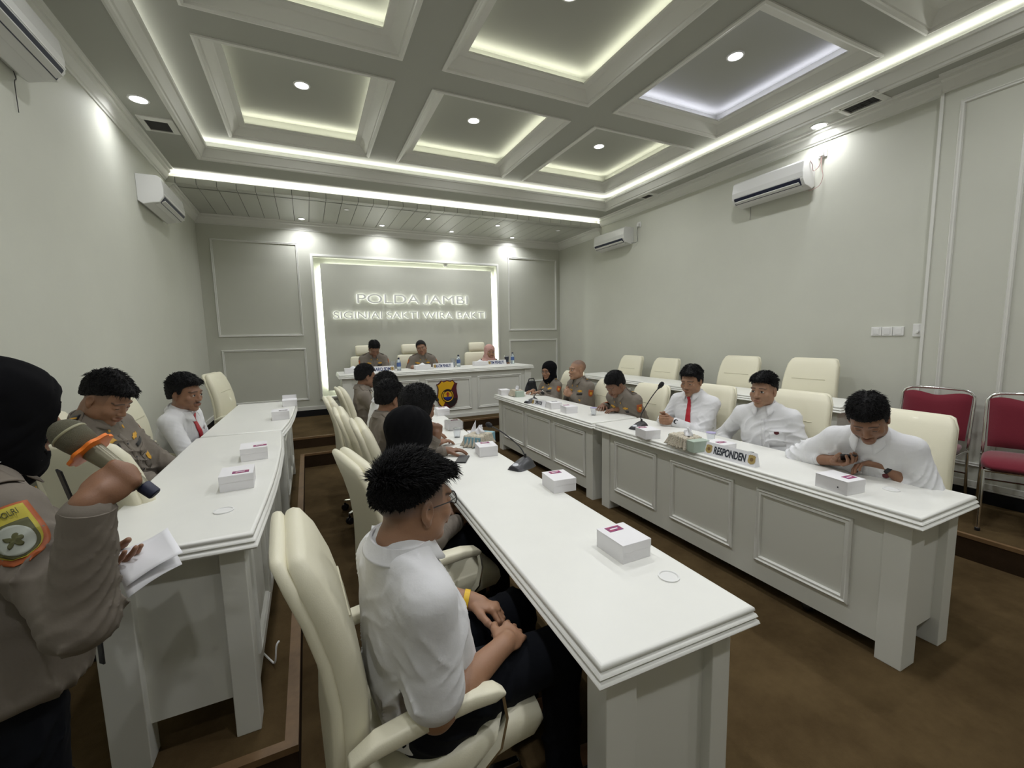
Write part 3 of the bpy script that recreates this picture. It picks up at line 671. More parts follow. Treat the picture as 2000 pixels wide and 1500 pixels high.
        for a in range(3):
            for u in (0, 1):
                for v in (0, 1):
                    p = [0, 0, 0]; q = [0, 0, 0]; o = [x for x in range(3) if x != a]; p[o[0]] = q[o[0]] = u; p[o[1]] = q[o[1]] = v; q[a] = 1
                    d0, d1 = corners[tuple(p)], corners[tuple(q)]; m = (d0 < 0) != (d1 < 0); t = np.where(m, d0/(d0-d1+1e-12), 0)
                    P = np.stack([gx[p[0]]+(gx[q[0]]-gx[p[0]])*t, gy[p[1]]+(gy[q[1]]-gy[p[1]])*t, gz[p[2]]+(gz[q[2]]-gz[p[2]])*t], 1)
                    acc += P*m[:, None]; w += m
        vs = acc/w[:, None]; fs = []
        for a in range(3):
            sl0 = [slice(1, -1)]*3; sl0[a] = slice(0, -1); s0 = sg[tuple(sl0)]; sl1 = [slice(1, -1)]*3; sl1[a] = slice(1, None); s1 = sg[tuple(sl1)]
            e = np.argwhere(s0 != s1)
            if not len(e): continue
            flip = s0[e[:, 0], e[:, 1], e[:, 2]]; base = e.copy()
            o = [x for x in range(3) if x != a]
            for x in o: base[:, x] += 1
            def cell(du, dv):
                c = base.copy(); c[:, o[0]] -= du; c[:, o[1]] -= dv; return idx[c[:, 0], c[:, 1], c[:, 2]]
            q = np.stack([cell(1, 1), cell(0, 1), cell(0, 0), cell(1, 0)], 1)
            if a == 1: flip = ~flip
            q[~flip] = q[~flip][:, ::-1]; fs.append(q)
        F = np.concatenate(fs); return vs, F[(F >= 0).all(1)]
def np_mesh(name, vs, fs, mats, parent=None, attr=None, extra=None, lap=0):
    me = bpy.data.meshes.new(name); nv, nf = len(vs), len(fs)
    me.vertices.add(nv); me.vertices.foreach_set('co', np.asarray(vs, np.float32).ravel()); me.loops.add(nf*4); me.loops.foreach_set('vertex_index', np.asarray(fs, np.int32).ravel())
    me.polygons.add(nf); me.polygons.foreach_set('loop_start', np.arange(0, nf*4, 4, dtype=np.int32)); me.update(); me.validate()
    me.polygons.foreach_set('use_smooth', np.ones(len(me.polygons), bool))
    for m in (mats if isinstance(mats, (list, tuple)) else [mats]): me.materials.append(m)
    if attr is not None:
        a = me.color_attributes.new('tint', 'FLOAT_COLOR', 'POINT'); a.data.foreach_set('color', np.asarray(attr, np.float32).ravel())
    o = bpy.data.objects.new(name, me); C.objects.link(o)
    if parent is not None: o.parent = parent
    return o
def smooth_np(vs, fs, it, lam=.5):
    n = len(vs); e = np.concatenate([fs[:, [0, 1]], fs[:, [1, 2]], fs[:, [2, 3]], fs[:, [3, 0]]])
    for _ in range(it):
        acc = np.zeros_like(vs); cnt = np.zeros(n)
        for a, b in ((0, 1), (1, 0)):
            for x in range(3): acc[:, x] += np.bincount(e[:, a], vs[e[:, b], x], n)
            cnt += np.bincount(e[:, a], minlength=n)
        vs = vs+lam*(acc/np.maximum(cnt, 1)[:, None]-vs)
    return vs
def skin_mat(name, col):
    m = mat(name, col, .5, sss=.08, bump=(350, .05, 2)); nt = m.node_tree
    a = nt.nodes.new('ShaderNodeAttribute'); a.attribute_name = 'tint'; mx = nt.nodes.new('ShaderNodeMix'); mx.data_type = 'RGBA'
    mx.inputs[6].default_value = (*col, 1); nt.links.new(a.outputs['Color'], mx.inputs[7]); nt.links.new(a.outputs['Alpha'], mx.inputs[0]); nt.links.new(mx.outputs[2], _bsdf(m).inputs['Base Color']); return m
SK = {'a': (.31, .165, .095), 'b': (.25, .125, .070), 'c': (.21, .105, .060), 'd': (.34, .19, .115)}
SKM = {k: skin_mat('skin_'+k, c) for k, c in SK.items()}
M['hair'] = mat('black_hair', (.0065, .006, .0065), .62, bump=(200, .9, 3), spec=.22)
M['uniform'] = mat('taupe_uniform_cloth', (.175, .150, .122), .85, bump=(24, .22, 4), var=(3, .05))
M['wshirt'] = mat('white_shirt_cloth', (.72, .72, .73), .8, bump=(24, .25, 4))
M['trouser'] = mat('black_trouser_cloth', (.006, .007, .010), .9, spec=.15)
M['dtrouser'] = mat('dark_brown_trouser_cloth', (.05, .042, .035), .8)
M['hijab'] = mat('black_headscarf_cloth', (.004, .004, .005), .95, spec=.12)
M['pink'] = mat('pink_headscarf_cloth', (.50, .29, .25), .8)
M['redtie'] = mat('red_tie_silk', (.42, .012, .025), .45)
M['yellow'] = mat('gold_badge', (.62, .33, .03), .45)
M['orange'] = mat('orange_patch', (.36, .085, .02), .6)
M['sclera'] = mat('eye_white', (.55, .52, .48), .3); M['iris'] = mat('dark_iris', (.015, .008, .005), .15)
def wrinkle(seed, amp, freq):
    r = np.random.RandomState(seed); D = [nrm(r.randn(3)) for _ in range(6)]; ph = r.rand(6)*6
    def w(X, Y, Z, t=0):
        a = np.sin((X*D[0][0]+Y*D[0][1]+Z*D[0][2])*freq+ph[0]); b = np.sin((X*D[1][0]+Y*D[1][1]+Z*D[1][2])*freq*.6+ph[1])
        c = np.sin((X*D[2][0]+Y*D[2][1]+Z*D[2][2])*freq*1.3+1.8*a+ph[2]); e = np.sin((X*D[3][0]+Y*D[3][1]+Z*D[3][2])*freq*2.1+1.5*b+ph[3])
        return amp*(1.0*(1-np.abs(c))**1.5+.35*e-.4)
    return w
def folds(seed, amp, freq, axis, jitter=.5):
    """irregular long cloth folds running roughly across `axis`, raised outwards only"""
    r = np.random.RandomState(seed); axis = nrm(axis); U = [nrm(axis+nrm(r.randn(3))*jitter*(1+.5*i)) for i in range(3)]; L = [nrm(r.randn(3)) for _ in range(6)]; ph = r.rand(16)*6
    def w(X, Y, Z, t=0):
        dt = lambda D: X*D[0]+Y*D[1]+Z*D[2]
        o = 0
        for i in range(3):
            wp = 2.3*np.sin(dt(L[i])*16+ph[i])+1.0*np.sin(dt(L[i+1])*33+ph[i+2]); q = np.abs(np.sin(dt(U[i])*freq*(.34, .55, .8)[i]+wp+ph[i+4]))
            m = np.clip(.1+1.1*np.sin(dt(L[i+2])*13+ph[i+6])*np.sin(dt(L[i+3])*21+ph[i+9]), 0, 1); o = o+(1-q)**1.7*m*(1.1, .9, .6)[i]
        return -amp*1.7*o
    return w
def hframe(yaw, pitch, roll=0):
    """rows: right, forward, up. yaw world degrees of the gaze, pitch down positive, roll toward own right"""
    y, p, r = R_(yaw), R_(pitch), R_(roll)
    f = V(math.cos(y)*math.cos(p), math.sin(y)*math.cos(p), -math.sin(p)); rt = V(math.sin(y), -math.cos(y), 0); up = np.cross(rt, f)
    rt2 = rt*math.cos(r)-up*math.sin(r); up2 = np.cross(rt2, f); return np.array([rt2, f, up2])
def build_head(F, c, H, fem=False, eye=1.0, wide=1.0, ears=True):
    P = lambda x, y, z: c+H[0]*x*wide+H[1]*y+H[2]*z
    I = H
    F.ell(P(0, -.018, .036), I, (.0745*wide, .096, .080), .01)
    F.ell(P(0, .020, -.025), I, (.064*wide, .072, .082), .03)
    F.cone(P(0, -.02, -.03), P(0, .052, -.088), .052, .026, .02)
    F.ell(P(0, .070, -.098), I, (.024, .020, .018), .02)
    for s in (-1, 1):
        F.ell(P(s*.052, .012, -.062), I, (.020, .036, .028), .03); F.ell(P(s*.040, .062, -.028), I, (.024, .020, .020), .02)
    F.ell(P(0, .079, .022), I, (.052, .012, .011), .02)
    for s in (-1, 1): F.ell(P(s*.031, .100, .001), I, (.019, .014, .010), .012, 's')
    for s in (-1, 1): F.ell(P(s*.031, .0755, -.001), I, (.0175, .0145, .0115), .004)
    F.cone(P(0, .086, .006), P(0, .1025, -.030), .0075, .0110, .012)
    F.ell(P(0, .102, -.033), I, (.0130, .010, .009), .006)
    for s in (-1, 1): F.ell(P(s*.0140, .094, -.036), I, (.0078, .009, .007), .006)
    F.ell(P(0, .088, -.064), I, (.027, .013, .010), .010)
    F.ell(P(0, .0965, -.0605), I, (.0235, .008, .0050), .003); F.ell(P(0, .0945, -.0715), I, (.0195, .008, .0062), .003)
    F.cone(P(-.022, .1005, -.0660), P(.022, .1005, -.0660), .0022, .0022, .002, 's')
    if ears:
        for s in (-1, 1):
            F.ell(P(s*.077, -.012, -.006), I, (.0075, .018, .030), .006); F.ell(P(s*.0755, -.008, -.034), I, (.006, .009, .011), .006); F.ell(P(s*.083, -.008, -.004), I, (.005, .010, .017), .004, 's')
    return P
def head_tint(vs, c, H, col, brow=1., lip=None, stache=0, stubble=0, beard=0, wide=1.0):
    L = (vs-c)@H.T; x, y, z = np.abs(L[:, 0])/wide, L[:, 1], L[:, 2]; n = len(vs); T = np.zeros((n, 4)); T[:, :3] = (.02, .014, .012)
    inh = (np.abs(L) < .14).all(1)
    def g(cond, colr, a):
        m = inh & (cond > 0); al = np.clip(cond, 0, 1)*a; mm = m & (al > T[:, 3]); T[mm, :3] = colr; T[mm, 3] = al[mm]
    front = y > .055
    arch = .0245-((x-.028)**2)*5-.10*np.maximum(x-.030, 0)
    g(np.where(front & (x > .010) & (x < .052), 1.4-np.abs(z-arch)/.0038, 0), (.018, .012, .010), .85*brow)
    lc = lip if lip is not None else tuple(np.array(col)*(.78, .52, .55))
    g(np.where((y > .082) & (x < .0245), 1.5-np.abs(z+.066)/(.0105-.010*(x/.0245)**2+.001), 0), lc, .75)
    g(np.where((y > .085) & (x < .014) & (x > .006) & (z < -.040) & (z > -.045), 1, 0), (.05, .02, .015), .6)
    if stache: g(np.where((y > .08) & (x < .026), 1.4-np.abs(z+.0535+.25*x*.3)/.0045, 0), (.02, .015, .012), stache)
    if stubble > 0: g(np.where((y < .045-.0*x) & (z > -.03), 1, 1)*(y < .045)*np.clip((z-(-.012-.75*np.maximum(-y-.02, 0)))/.065, 0, 1), (.03, .025, .024), stubble)
    if stubble < 0: g(np.clip((z-.052-.25*np.maximum(y-.02, 0))/.03, 0, 1)+np.clip((-y-.03)/.05, 0, 1)*np.clip((z+.02)/.04, 0, 1), (.035, .028, .025), -stubble)
    if beard: g(np.where((z < -.045) & (y > .0), 1, 0), (.06, .045, .04), beard)
    return T
def eye_patches(c, H, parent, eye, wide=1.0):
    for s in (-1, 1):
        b = MB(); nu, nv = 14, 8; ctr = c+H[0]*s*.031*wide+H[1]*.0758-H[2]*.001; R = .0158
        vs, fs, mi = [], [], []
        for j in range(nv+1):
            for i in range(nu+1):
                u, v = -1+2*i/nu, -1+2*j/nv; x = .0140*u; hh = (.0060*eye+.0008)*(1-u*u)**.6+.0001; z = v*hh-.002*(1-eye)-.001*abs(u)
                y = math.sqrt(max(R*R-x*x-z*z, 0))-.0003
                vs.append(tuple(ctr+H[0]*x+H[1]*y+H[2]*z))
        for j in range(nv):
            for i in range(nu):
                u, v = -1+2*(i+.5)/nu, -1+2*(j+.5)/nv; x = .0140*u; z = v*.0060*eye
                fs.append((j*(nu+1)+i, j*(nu+1)+i+1, (j+1)*(nu+1)+i+1, (j+1)*(nu+1)+i)); mi.append(1 if (j >= nv-2 or eye < .35 or x*x+(z-.0005)**2 < .0060**2) else 0)
        b.v = vs; b.f = fs; b.mi = mi; b.build('eye', [M['sclera'], M['iris']], parent, True)
HL_Y = [-.14, -.09, -.06, -.035, -.012, .004, .012, .022, .032, .052, .075, .12]
HL = {'short': [-.050, -.046, -.040, -.022, .016, .022, .000, .004, .038, .058, .068, .070],
      'low': [-.078, -.072, -.060, -.034, .008, .010, -.014, -.006, .026, .046, .052, .052],
      'fade': [-.022, -.016, -.008, .006, .026, .030, .034, .038, .046, .056, .064, .064],
      'undercut': [.004, .008, .012, .022, .032, .036, .040, .044, .050, .058, .064, .064],
      'long': [-.13, -.13, -.13, -.12, -.11, -.10, -.09, -.08, .030, .050, .062, .064],
      'bald': [.0, .01, .03, .045, .06, .07, .08, .09, .1, .1, .1, .1]}
def build_hair(parent, c, H, style='short', th=.014, top=.020, quiff=None, h=.003, spikes=0, spike_len=.02, seed=1, wide=1.0, m=None, lean=(0, .3, 1), nw=.38):
    R = .18; F = Field(c-R, c+R, h); P = lambda x, y, z: c+H[0]*x+H[1]*y+H[2]*z
    wr = wrinkle(seed, .0028, 120)
    F.ell(P(0, -.018, .036), H, ((.0745)*wide+th, .096+th, .080+top), .005, wr=wr)
    F.ell(P(0, -.030, -.02), H, (.066*wide+th*.8, .075+th*.6, .062), .02, wr=wr)
    if style == 'long': F.cone(P(0, -.03, -.02), P(0, -.035, -.10), .085, .075, .02, wr=wr)
    if quiff:
        for q in quiff: F.ell(P(*q[0]), H, q[1], .015, wr=wr)
    hl = HL[style]
    def cut(X, Y, Z):
        px, py, pz = X-c[0], Y-c[1], Z-c[2]; y = px*H[1][0]+py*H[1][1]+pz*H[1][2]; z = px*H[2][0]+py*H[2][1]+pz*H[2][2]; x = px*H[0][0]+py*H[0][1]+pz*H[0][2]
        zl = np.interp(y, HL_Y, hl)+.10*np.maximum(np.abs(x)-.05, 0)*(y > .03)
        return (zl+.0025*np.sin(x*260+y*130)-z)*.8
    F.put(c-R, c+R, cut, .004, 'i')
    # hollow so the skull fills the inside
    F.ell(P(0, -.018, .036), H, (.0745*wide-.004, .092, .076), .003, 's')
    vs, fs = F.mesh()
    if not len(vs): return None
    if spikes:
        r = np.random.RandomState(seed); i = r.choice(len(vs), min(len(vs), spikes), False); ext_v, ext_f = [], []; n0 = len(vs)
        ctr = P(0, -.018, .030)
        for q in i:
            p = vs[q]; n = nrm(p-ctr); loc = (p-c)@H.T
            if loc[2] < np.interp(loc[1], HL_Y, hl)+.006 and r.rand() < .75: continue
            cb = H[1]*(.9 if loc[2] > .07 else .15)*lean[1]-H[2]*(.9 if loc[2] < .085 else .0)*(.4+.6*r.rand())+H[0]*.35*(1 if loc[0] > 0 else -1)*(loc[2] > .06); cb = cb-n*(cb@n); up = nrm(n*nw*(.5+r.rand())+nrm(cb)*.9+r.randn(3)*.13); L = spike_len*(.45+.8*r.rand())*(1.0 if loc[2] > .07 else .22); wd = .0021
            a = nrm(np.cross(up, r.randn(3))); b_ = np.cross(up, a); mid = p+up*L*.5+n*.001; tip = p+up*L-H[2]*L*.12+r.randn(3)*.0015
            k = n0+len(ext_v); ext_v += [p-n*.004+a*wd, p-n*.004-a*wd*.5+b_*wd*.87, p-n*.004-a*wd*.5-b_*wd*.87, mid+a*wd*.6, mid-a*wd*.3+b_*wd*.5, mid-a*wd*.3-b_*wd*.5, tip]
            for s_ in range(3):
                t_ = (s_+1) % 3; ext_f += [(k+s_, k+t_, k+3+t_, k+3+s_), (k+3+s_, k+3+t_, k+6, k+6)]
        if ext_v:
            vs = np.concatenate([vs, np.array(ext_v)])
            quads = [f for f in ext_f if f[2] != f[3]]; tris = [f[:3] for f in ext_f if f[2] == f[3]]
            me = bpy.data.meshes.new('hair'); me.from_pydata([tuple(v) for v in vs], [], [tuple(int(x) for x in f) for f in fs]+quads+tris); me.polygons.foreach_set('use_smooth', [True]*len(me.polygons)); me.materials.append(m or M['hair'])
            o = bpy.data.objects.new('hair', me); C.objects.link(o); o.parent = parent; return o
    return np_mesh('hair', vs, fs, m or M['hair'], parent)
def hand(F, w, d, n, right, curl=(20, 25, 15), spread=1.0, thumb=(.75, .55, .25), s=1.0, tcurl=20):
    """adds a hand: wrist w, finger direction d, palm normal n"""
    d = nrm(d); n = nrm(np.asarray(n)-d*(d@np.asarray(n))); t = np.cross(d, n)*(1 if right else -1)
    FR = np.array([t, d, n])
    F.ell(w+d*.050*s+n*.002, FR, (.040*s, .052*s, .0155*s), .012); F.cone(w-d*.005, w+d*.03*s, .025*s, .026*s, .012); F.ell(w+d*.035*s+t*.024*s+n*.008*s, FR, (.017*s, .030*s, .014*s), .010)
    F.cone(w+d*.08*s+t*.028*s, w+d*.078*s-t*.028*s, .0115*s, .0105*s, .01)
    for i, (off, L) in enumerate(((.0295, .95), (.0100, 1.06), (-.0100, 1.0), (-.0285, .80))):
        p = w+d*(.086-.004*abs(i-1.3))*s+t*off*s; ang = 0; cu = curl[i] if isinstance(curl[0], (tuple, list)) else curl
        sp = t*(off/.03)*.10*spread; r0 = (.0092, .0093, .0088, .0078)[i]*s
        for sg, (a, l) in enumerate(zip(cu, (.040, .026, .021))):
            ang += R_(a); dd = nrm(d*math.cos(ang)+n*math.sin(ang)+sp*math.cos(ang)); q = p+dd*l*L*s
            F.cone(p, q, r0*(1-.09*sg), r0*(1-.09*(sg+1)), .0035); p = q
    p = w+d*.022*s+t*.026*s+n*.006*s; dd = nrm(d*thumb[0]+t*thumb[1]+n*thumb[2])
    for sg, l in enumerate((.040, .030, .025)):
        q = p+dd*l*s; F.cone(p, q, (.0135-.0015*sg)*s, (.0125-.0018*sg)*s, .005); p = q; a = R_(tcurl); dd = nrm(dd*math.cos(a)+(n*.4+d*.5-t*.5)*math.sin(a))
def ik(sh, wr_, up_, fo, pole):
    v = wr_-sh; L = np.linalg.norm(v); Lm = min(L, (up_+fo)*.985); v = nrm(v); a = (up_**2-fo**2+Lm**2)/(2*Lm); hgt = math.sqrt(max(up_**2-a*a, 1e-5)); p = nrm(np.asarray(pole)-v*(v@np.asarray(pole)))
    return sh+v*a+p*hgt, (sh+v*Lm if L > Lm else wr_)
from mathutils.bvhtree import BVHTree
def bvh_of(vs, fs): return BVHTree.FromPolygons([Vector(v) for v in vs], [tuple(int(i) for i in f) for f in fs])
def decal(name, tree, c, n, up, w, h, m, parent, shape=None, off=.0025, nu=8, nv=8, th=.0015):
    """thin patch laid onto a surface; shape(u,v)->(u,v) warps the unit square"""
    n = nrm(n); up = nrm(np.asarray(up)-n*(n@np.asarray(up))); sd = np.cross(up, n); P = []; last = None
    for j in range(nv+1):
        row = []
        for i in range(nu+1):
            u, v = -1+2*i/nu, -1+2*j/nv
            if shape: u, v = shape(u, v)
            o = c+n*.12+sd*u*w/2+up*v*h/2; hit = tree.ray_cast(Vector(o), Vector(-n), .24)
            if hit[0] is not None: last = np.array(hit[0])+n*off; row.append(tuple(last))
            else: row.append(tuple(o-n*.12+n*off))
        P.append(row)
    b = MB(); b.grid(P); o = b.build(name, m, parent, True); sm = o.modifiers.new('solid', 'SOLIDIFY'); sm.thickness = th; sm.offset = 1; return o
shield = lambda u, v: (u*(1 if v > 0 else math.sqrt(max(1-v*v, 0))*.98+.02), v)
oval = lambda u, v: (u*math.sqrt(1-v*v*.5), v*math.sqrt(1-u*u*.5))
def wing(u, v): return (u, v*(.35+.65*abs(math.cos(u*2.6)))*(1-.3*abs(u)))
def collar(parent, nb, ax, fr, rx, ry, m, tip=.042, open_=20, hgt=.030, name='collar'):
    """shirt collar: stand and fold around the neck base nb, axis ax, front fr"""
    sd = nrm(np.cross(fr, ax)); fr = nrm(np.cross(ax, sd)); P = []
    N = 44
    for i in range(N+1):
        a = R_(open_+(360-2*open_)*i/N); dr = fr*math.cos(a)+sd*math.sin(a); df = min(math.degrees(a), 360-math.degrees(a))
        e = math.exp(-((df-open_)/26)**2); r = lambda k: 1/math.sqrt((math.cos(a)/ry)**2+(math.sin(a)/rx)**2)+k
        hb = hgt*(1-.30*e); row = [nb+dr*r(-.003)-ax*.015, nb+dr*r(0)+ax*hb*.6, nb+dr*r(.002)+ax*hb, nb+dr*r(.006)+ax*(hb+.001), nb+dr*r(.012)+ax*hb*.55, nb+dr*r(.019+.010*e)-ax*(.002+tip*.35*e), nb+dr*r(.022+.020*e)-ax*(.006+tip*.85*e)+fr*.003*e]
        P.append([tuple(q) for q in row])
    b = MB(); b.grid(P); o = b.build(name, m, parent, True, angle=60); s = o.modifiers.new('solid', 'SOLIDIFY'); s.thickness = .003; s.offset = 0; return o
def person(name_label, head, hyaw, hpitch, hroll, hip, seatz, floorz, byaw, hands, sk='a', top='uniform', bottom='trouser', hair=None, hijab=None, fem=False, eye=1., s=1., res=.005, fine=.003, brow=1., stache=0, stubble=0, beard=0,
           girth=1., sleeve='long', poles=None, tie=None, badges=True, legs=None, wide=1.0, shoulder=None, chair_back=True, seed=0, wr_amp=.004, collar_on=True, cuffs=True, stand=False, watch=None, glasses=False, neck_r=.050, group=None, hood=0., neck=.045, drop=.066):
    """hands: [(wrist, dir, normal, kwargs) right, left]"""
    t = empty('person', (hip[0], hip[1], floorz), 0, name_label, 'person', group)
    inv = Matrix.Translation((-hip[0], -hip[1], -floorz))
    def fix(o):
        if o is not None: o.matrix_parent_inverse = inv
        return o
    f = V(math.cos(R_(byaw)), math.sin(R_(byaw)), 0); r = V(f[1], -f[0], 0); up = V(0, 0, 1)
    hc = V(*head); H = hframe(hyaw, hpitch, hroll)
    pel = V(hip[0], hip[1], seatz+.085*s)
    nk = hc-H[2]*.085-H[1]*.022                       # top of neck
    T = nk-up*neck*s-f*.018*s; ax = nrm(T-pel)                # chest top
    if shoulder is None: shoulder = (.165 if fem else .185)*s
    shc = T-ax*drop
    fr = nrm(f-ax*(ax@f)); SR, SL = shc+r*shoulder*.86, shc-r*shoulder*.86
    UA, FA = .275*s, .245*s
    W = []
    for i, (S0, hd) in enumerate(zip((SR, SL), hands)):
        sgn = 1 if i == 0 else -1; pole = (poles[i] if poles and poles[i] is not None else (-up*.8+r*sgn*.55-f*.25)); el, wr = ik(S0, V(*hd[0]), UA, FA, pole); W.append((S0, el, wr, hd))
    lg = []
    for sgn in (1, -1):
        h0 = pel+r*sgn*.085*s-up*.01
        if stand: kn = h0*1.0; kn = V(h0[0], h0[1], floorz+.46*s)+f*.01; an = V(h0[0], h0[1], floorz+.08)-f*.02
        else:
            kn = h0+f*.41*s+r*sgn*.035-up*.015; kn[2] = seatz+.055; an = kn-up*(kn[2]-floorz-.085)+f*.02
        if legs: kn, an = V(*legs[0 if sgn > 0 else 1][0]), V(*legs[0 if sgn > 0 else 1][1])
        lg.append((h0, kn, an))
    pts = np.array([hc+.15, hc-.15, pel+.22, pel-.2]+[q for w in W for q in (w[0], w[1]+.075, w[1]-.075, w[2]+.11, w[2]-.11)]+[q+e for l in lg for q in l for e in (-.1, .1)]+[SR+r*.07, SL-r*.07])
    lo, hi = pts.min(0)-.04, pts.max(0)+.06; lo[2] = floorz-.01
    boxes = [(hc-.125, hc+.135)]+[(w[2]-.10+nrm(w[3][1])*.07, w[2]+.10+nrm(w[3][1])*.07) for w in W if w[3] and not w[3][3].get('hidden')]
    F = Field(lo, hi, res*2, fine, boxes)
    P = build_head(F, hc, H, fem, eye, wide, ears=hijab is None)
    F.cone(nk+up*.02, T+ax*.01, neck_r*s, (neck_r+.008)*s, .02); F.torso(pel-ax*.02, T, r, fr, [.12*s, .125*s, .125*s, .125*s, .065*s], [.08*s, .085*s, .085*s, .075*s, .05*s], [0]*5, .03)
    for i, (S0, el, wr, hd) in enumerate(W):
        F.cone(S0, el, .040*s, .038*s, .02); F.cone(el, el+(wr-el)*.35, .041*s, .042*s, .02); F.cone(el+(wr-el)*.35, wr, .041*s, .027*s, .02)
        kw = dict(hd[3]); kw.pop('hidden', None); hand(F, wr, hd[1], hd[2], i == 0, s=s*.98*(.93 if fem else 1), **kw)
    for h0, kn, an in lg: F.cone(h0, kn, .07*s, .05*s, .03); F.cone(kn, an, .048*s, .032*s, .02); F.cone(an, an+f*.12-up*.04, .03, .03, .02)
    vs, fs = F.mesh(); body = fix(np_mesh('body', vs, fs, SKM[sk], t, attr=head_tint(vs, hc, H, SK[sk], brow*(0.7 if fem else 1), None, stache, stubble, beard, wide)))
    hp = empty_at = t
    eye_patches(hc, H, t, eye, wide)
    for o in [k for k in C.objects if k.parent == t and k.name.startswith('eye')]: fix(o)
    if hair: fix(build_hair(t, hc, H, wide=wide, **hair))
    # ---- shirt
    cm = M[top]; G = Field(lo, hi, res*1.15 if res <= .006 else res*1.1); wr_ = folds(seed+11, wr_amp, 85, r*.8+ax*.6, .7)
    g = girth; F = G
    bel = 1.0 if not fem else .95
    F.torso(pel-ax*.06, T+ax*.0, r, fr, [.158*s*g, .160*s*g, .160*s*g, .168*s*g**.5, .174*s*g**.4, .172*s, .088*s], [.115*s*g, .128*s*g, .122*s*g, .118*s*g**.6, .112*s, .088*s, .058*s], [.005, .012*g, .010, .008, .004, -.002, -.004], .03, wr=wr_)
    F.cone(SL+ax*.012, SR+ax*.012, .044*s, .044*s, .05); F.cone(T-ax*.01, nk-ax*.062-f*.002, .068*s, .058*s, .04)
    F.cone(T+ax*.005, SR+ax*.002, .050*s, .050*s, .03); F.cone(T+ax*.005, SL+ax*.002, .050*s, .050*s, .03)
    if fem: 
        for sg in (-1, 1): F.ell(pel+(T-pel)*.62+fr*.085+r*sg*.062, np.array([r, fr, ax]), (.062, .05, .062), .04)
    tvs0, tfs0 = F.mesh(); ttree = bvh_of(tvs0, tfs0)
    cuffpos = []
    for i, (S0, el, wr, hd) in enumerate(W):
        arm = folds(seed+31+i, wr_amp*1.25, 150 if sleeve != 'short' else 105, (el-S0), .55); arm2 = folds(seed+41+i, wr_amp*1.1, 170, (wr-el), .5); fold = lambda X, Y, Z, t, arm=arm: arm(X, Y, Z)*(.45+.75*t)
        F.cone(S0, el, (.055 if sleeve != 'short' else .052)*s*g**.3, (.053 if sleeve != 'short' else .068)*s, .03, wr=fold)
        if sleeve == 'short':
            continue
        k = .90 if sleeve == 'long' else .55
        e2 = el+(wr-el)*k; F.cone(el, e2, .054*s, .041*s, .03, wr=lambda X, Y, Z, t, arm2=arm2: arm2(X, Y, Z)*(1.1-.6*t)); cuffpos.append((el, e2, wr))
    if sleeve == 'short':
        for S0, el, wr, hd in W:
            q = S0+(el-S0)*.80; dv = nrm(el-S0)
            def cut(X, Y, Z, q=q, dv=dv): return -((X-q[0])*dv[0]+(Y-q[1])*dv[1]+(Z-q[2])*dv[2])
            F.put(np.minimum(q, el)-.075, np.maximum(q, el)+.075, lambda X, Y, Z: np.maximum(cut(X, Y, Z), np.sqrt((X-el[0])**2+(Y-el[1])**2+(Z-el[2])**2)-.10), .004, 's')
            F.cone(q-dv*.045, q-dv*.002, .066*s, .070*s, .006)
    def hem(X, Y, Z): return (seatz-.0*X+.012)-Z if not stand else (pel[2]-.17)-Z
    F.put(lo, hi, lambda X, Y, Z: hem(X, Y, Z)+0*X+0*Y, .008, 'i')
    svs, sfs = F.mesh(); svs = smooth_np(svs, sfs, 1); shirt = fix(np_mesh('shirt' if top != 'uniform' else 'uniform_shirt', svs, sfs, cm, t)); ftree = bvh_of(svs, sfs); tree = ttree
    for el, e2, wr in cuffpos:
        if not cuffs: continue
        dv = nrm(wr-el); b = MB(); b.tube([tuple(e2-dv*.045), tuple(e2-dv*.04), tuple(e2+dv*.012), tuple(e2+dv*.014)], [.036*s, .043*s, .042*s, .034*s], 24); o = fix(b.build('cuff', cm, t, True)); 
    nax = nrm(nk-T+ax*.03)
    if collar_on: fix(collar(t, T+ax*.008+fr*.004, nrm(nax+ax), fr, .066*s, .068*s, cm, tip=.042 if top != 'uniform' else .036))
    on = lambda a, b_, c_=0: pel+(T-pel)*a+r*b_*s+fr*(.13+c_)
    # placket
    fix(decal('placket', tree, on(.52, 0), fr, ax, .026, .30*s, cm, t, nu=2, nv=24, off=.0015))
    for a in (.22, .38, .54, .70): fix(decal('button', tree, on(a, 0), fr, ax, .009, .009, M['white'] if top != 'uniform' else M['grey'], t, oval, .004, 4, 4))
    dm = M['udark']
    if top == 'uniform':
        for sg in (-1, 1):
            fix(decal('pocket_flap', tree, on(.60, sg*.085), fr, ax, .095, .035, M['uniform2'], t, lambda u, v: (u, v-(.35*(1-abs(u)) if v < 0 else 0)), .002))
            fix(decal('pocket', tree, on(.47, sg*.085), fr, ax, .088, .085, M['uniform'], t, None, .0015, 4, 4))
            q = shc+r*sg*shoulder*.62; e = fix(decal('epaulette', ftree, q+up*.04, nrm(up+ax*.3), fr*.25+r*sg, .050, .105, M['uniform2'], t, None, .004, 4, 8, .003))
            if badges: fix(decal('rank_board', ftree, q+r*sg*.012+up*.04, nrm(up+ax*.3), fr*.25+r*sg, .040, .055, M['black'], t, None, .008, 4, 4, .002)); fix(decal('rank_bar', ftree, q+r*sg*.012+up*.04, nrm(up+ax*.3), fr*.25+r*sg, .026, .011, M['yellow'], t, None, .011, 3, 3, .002))
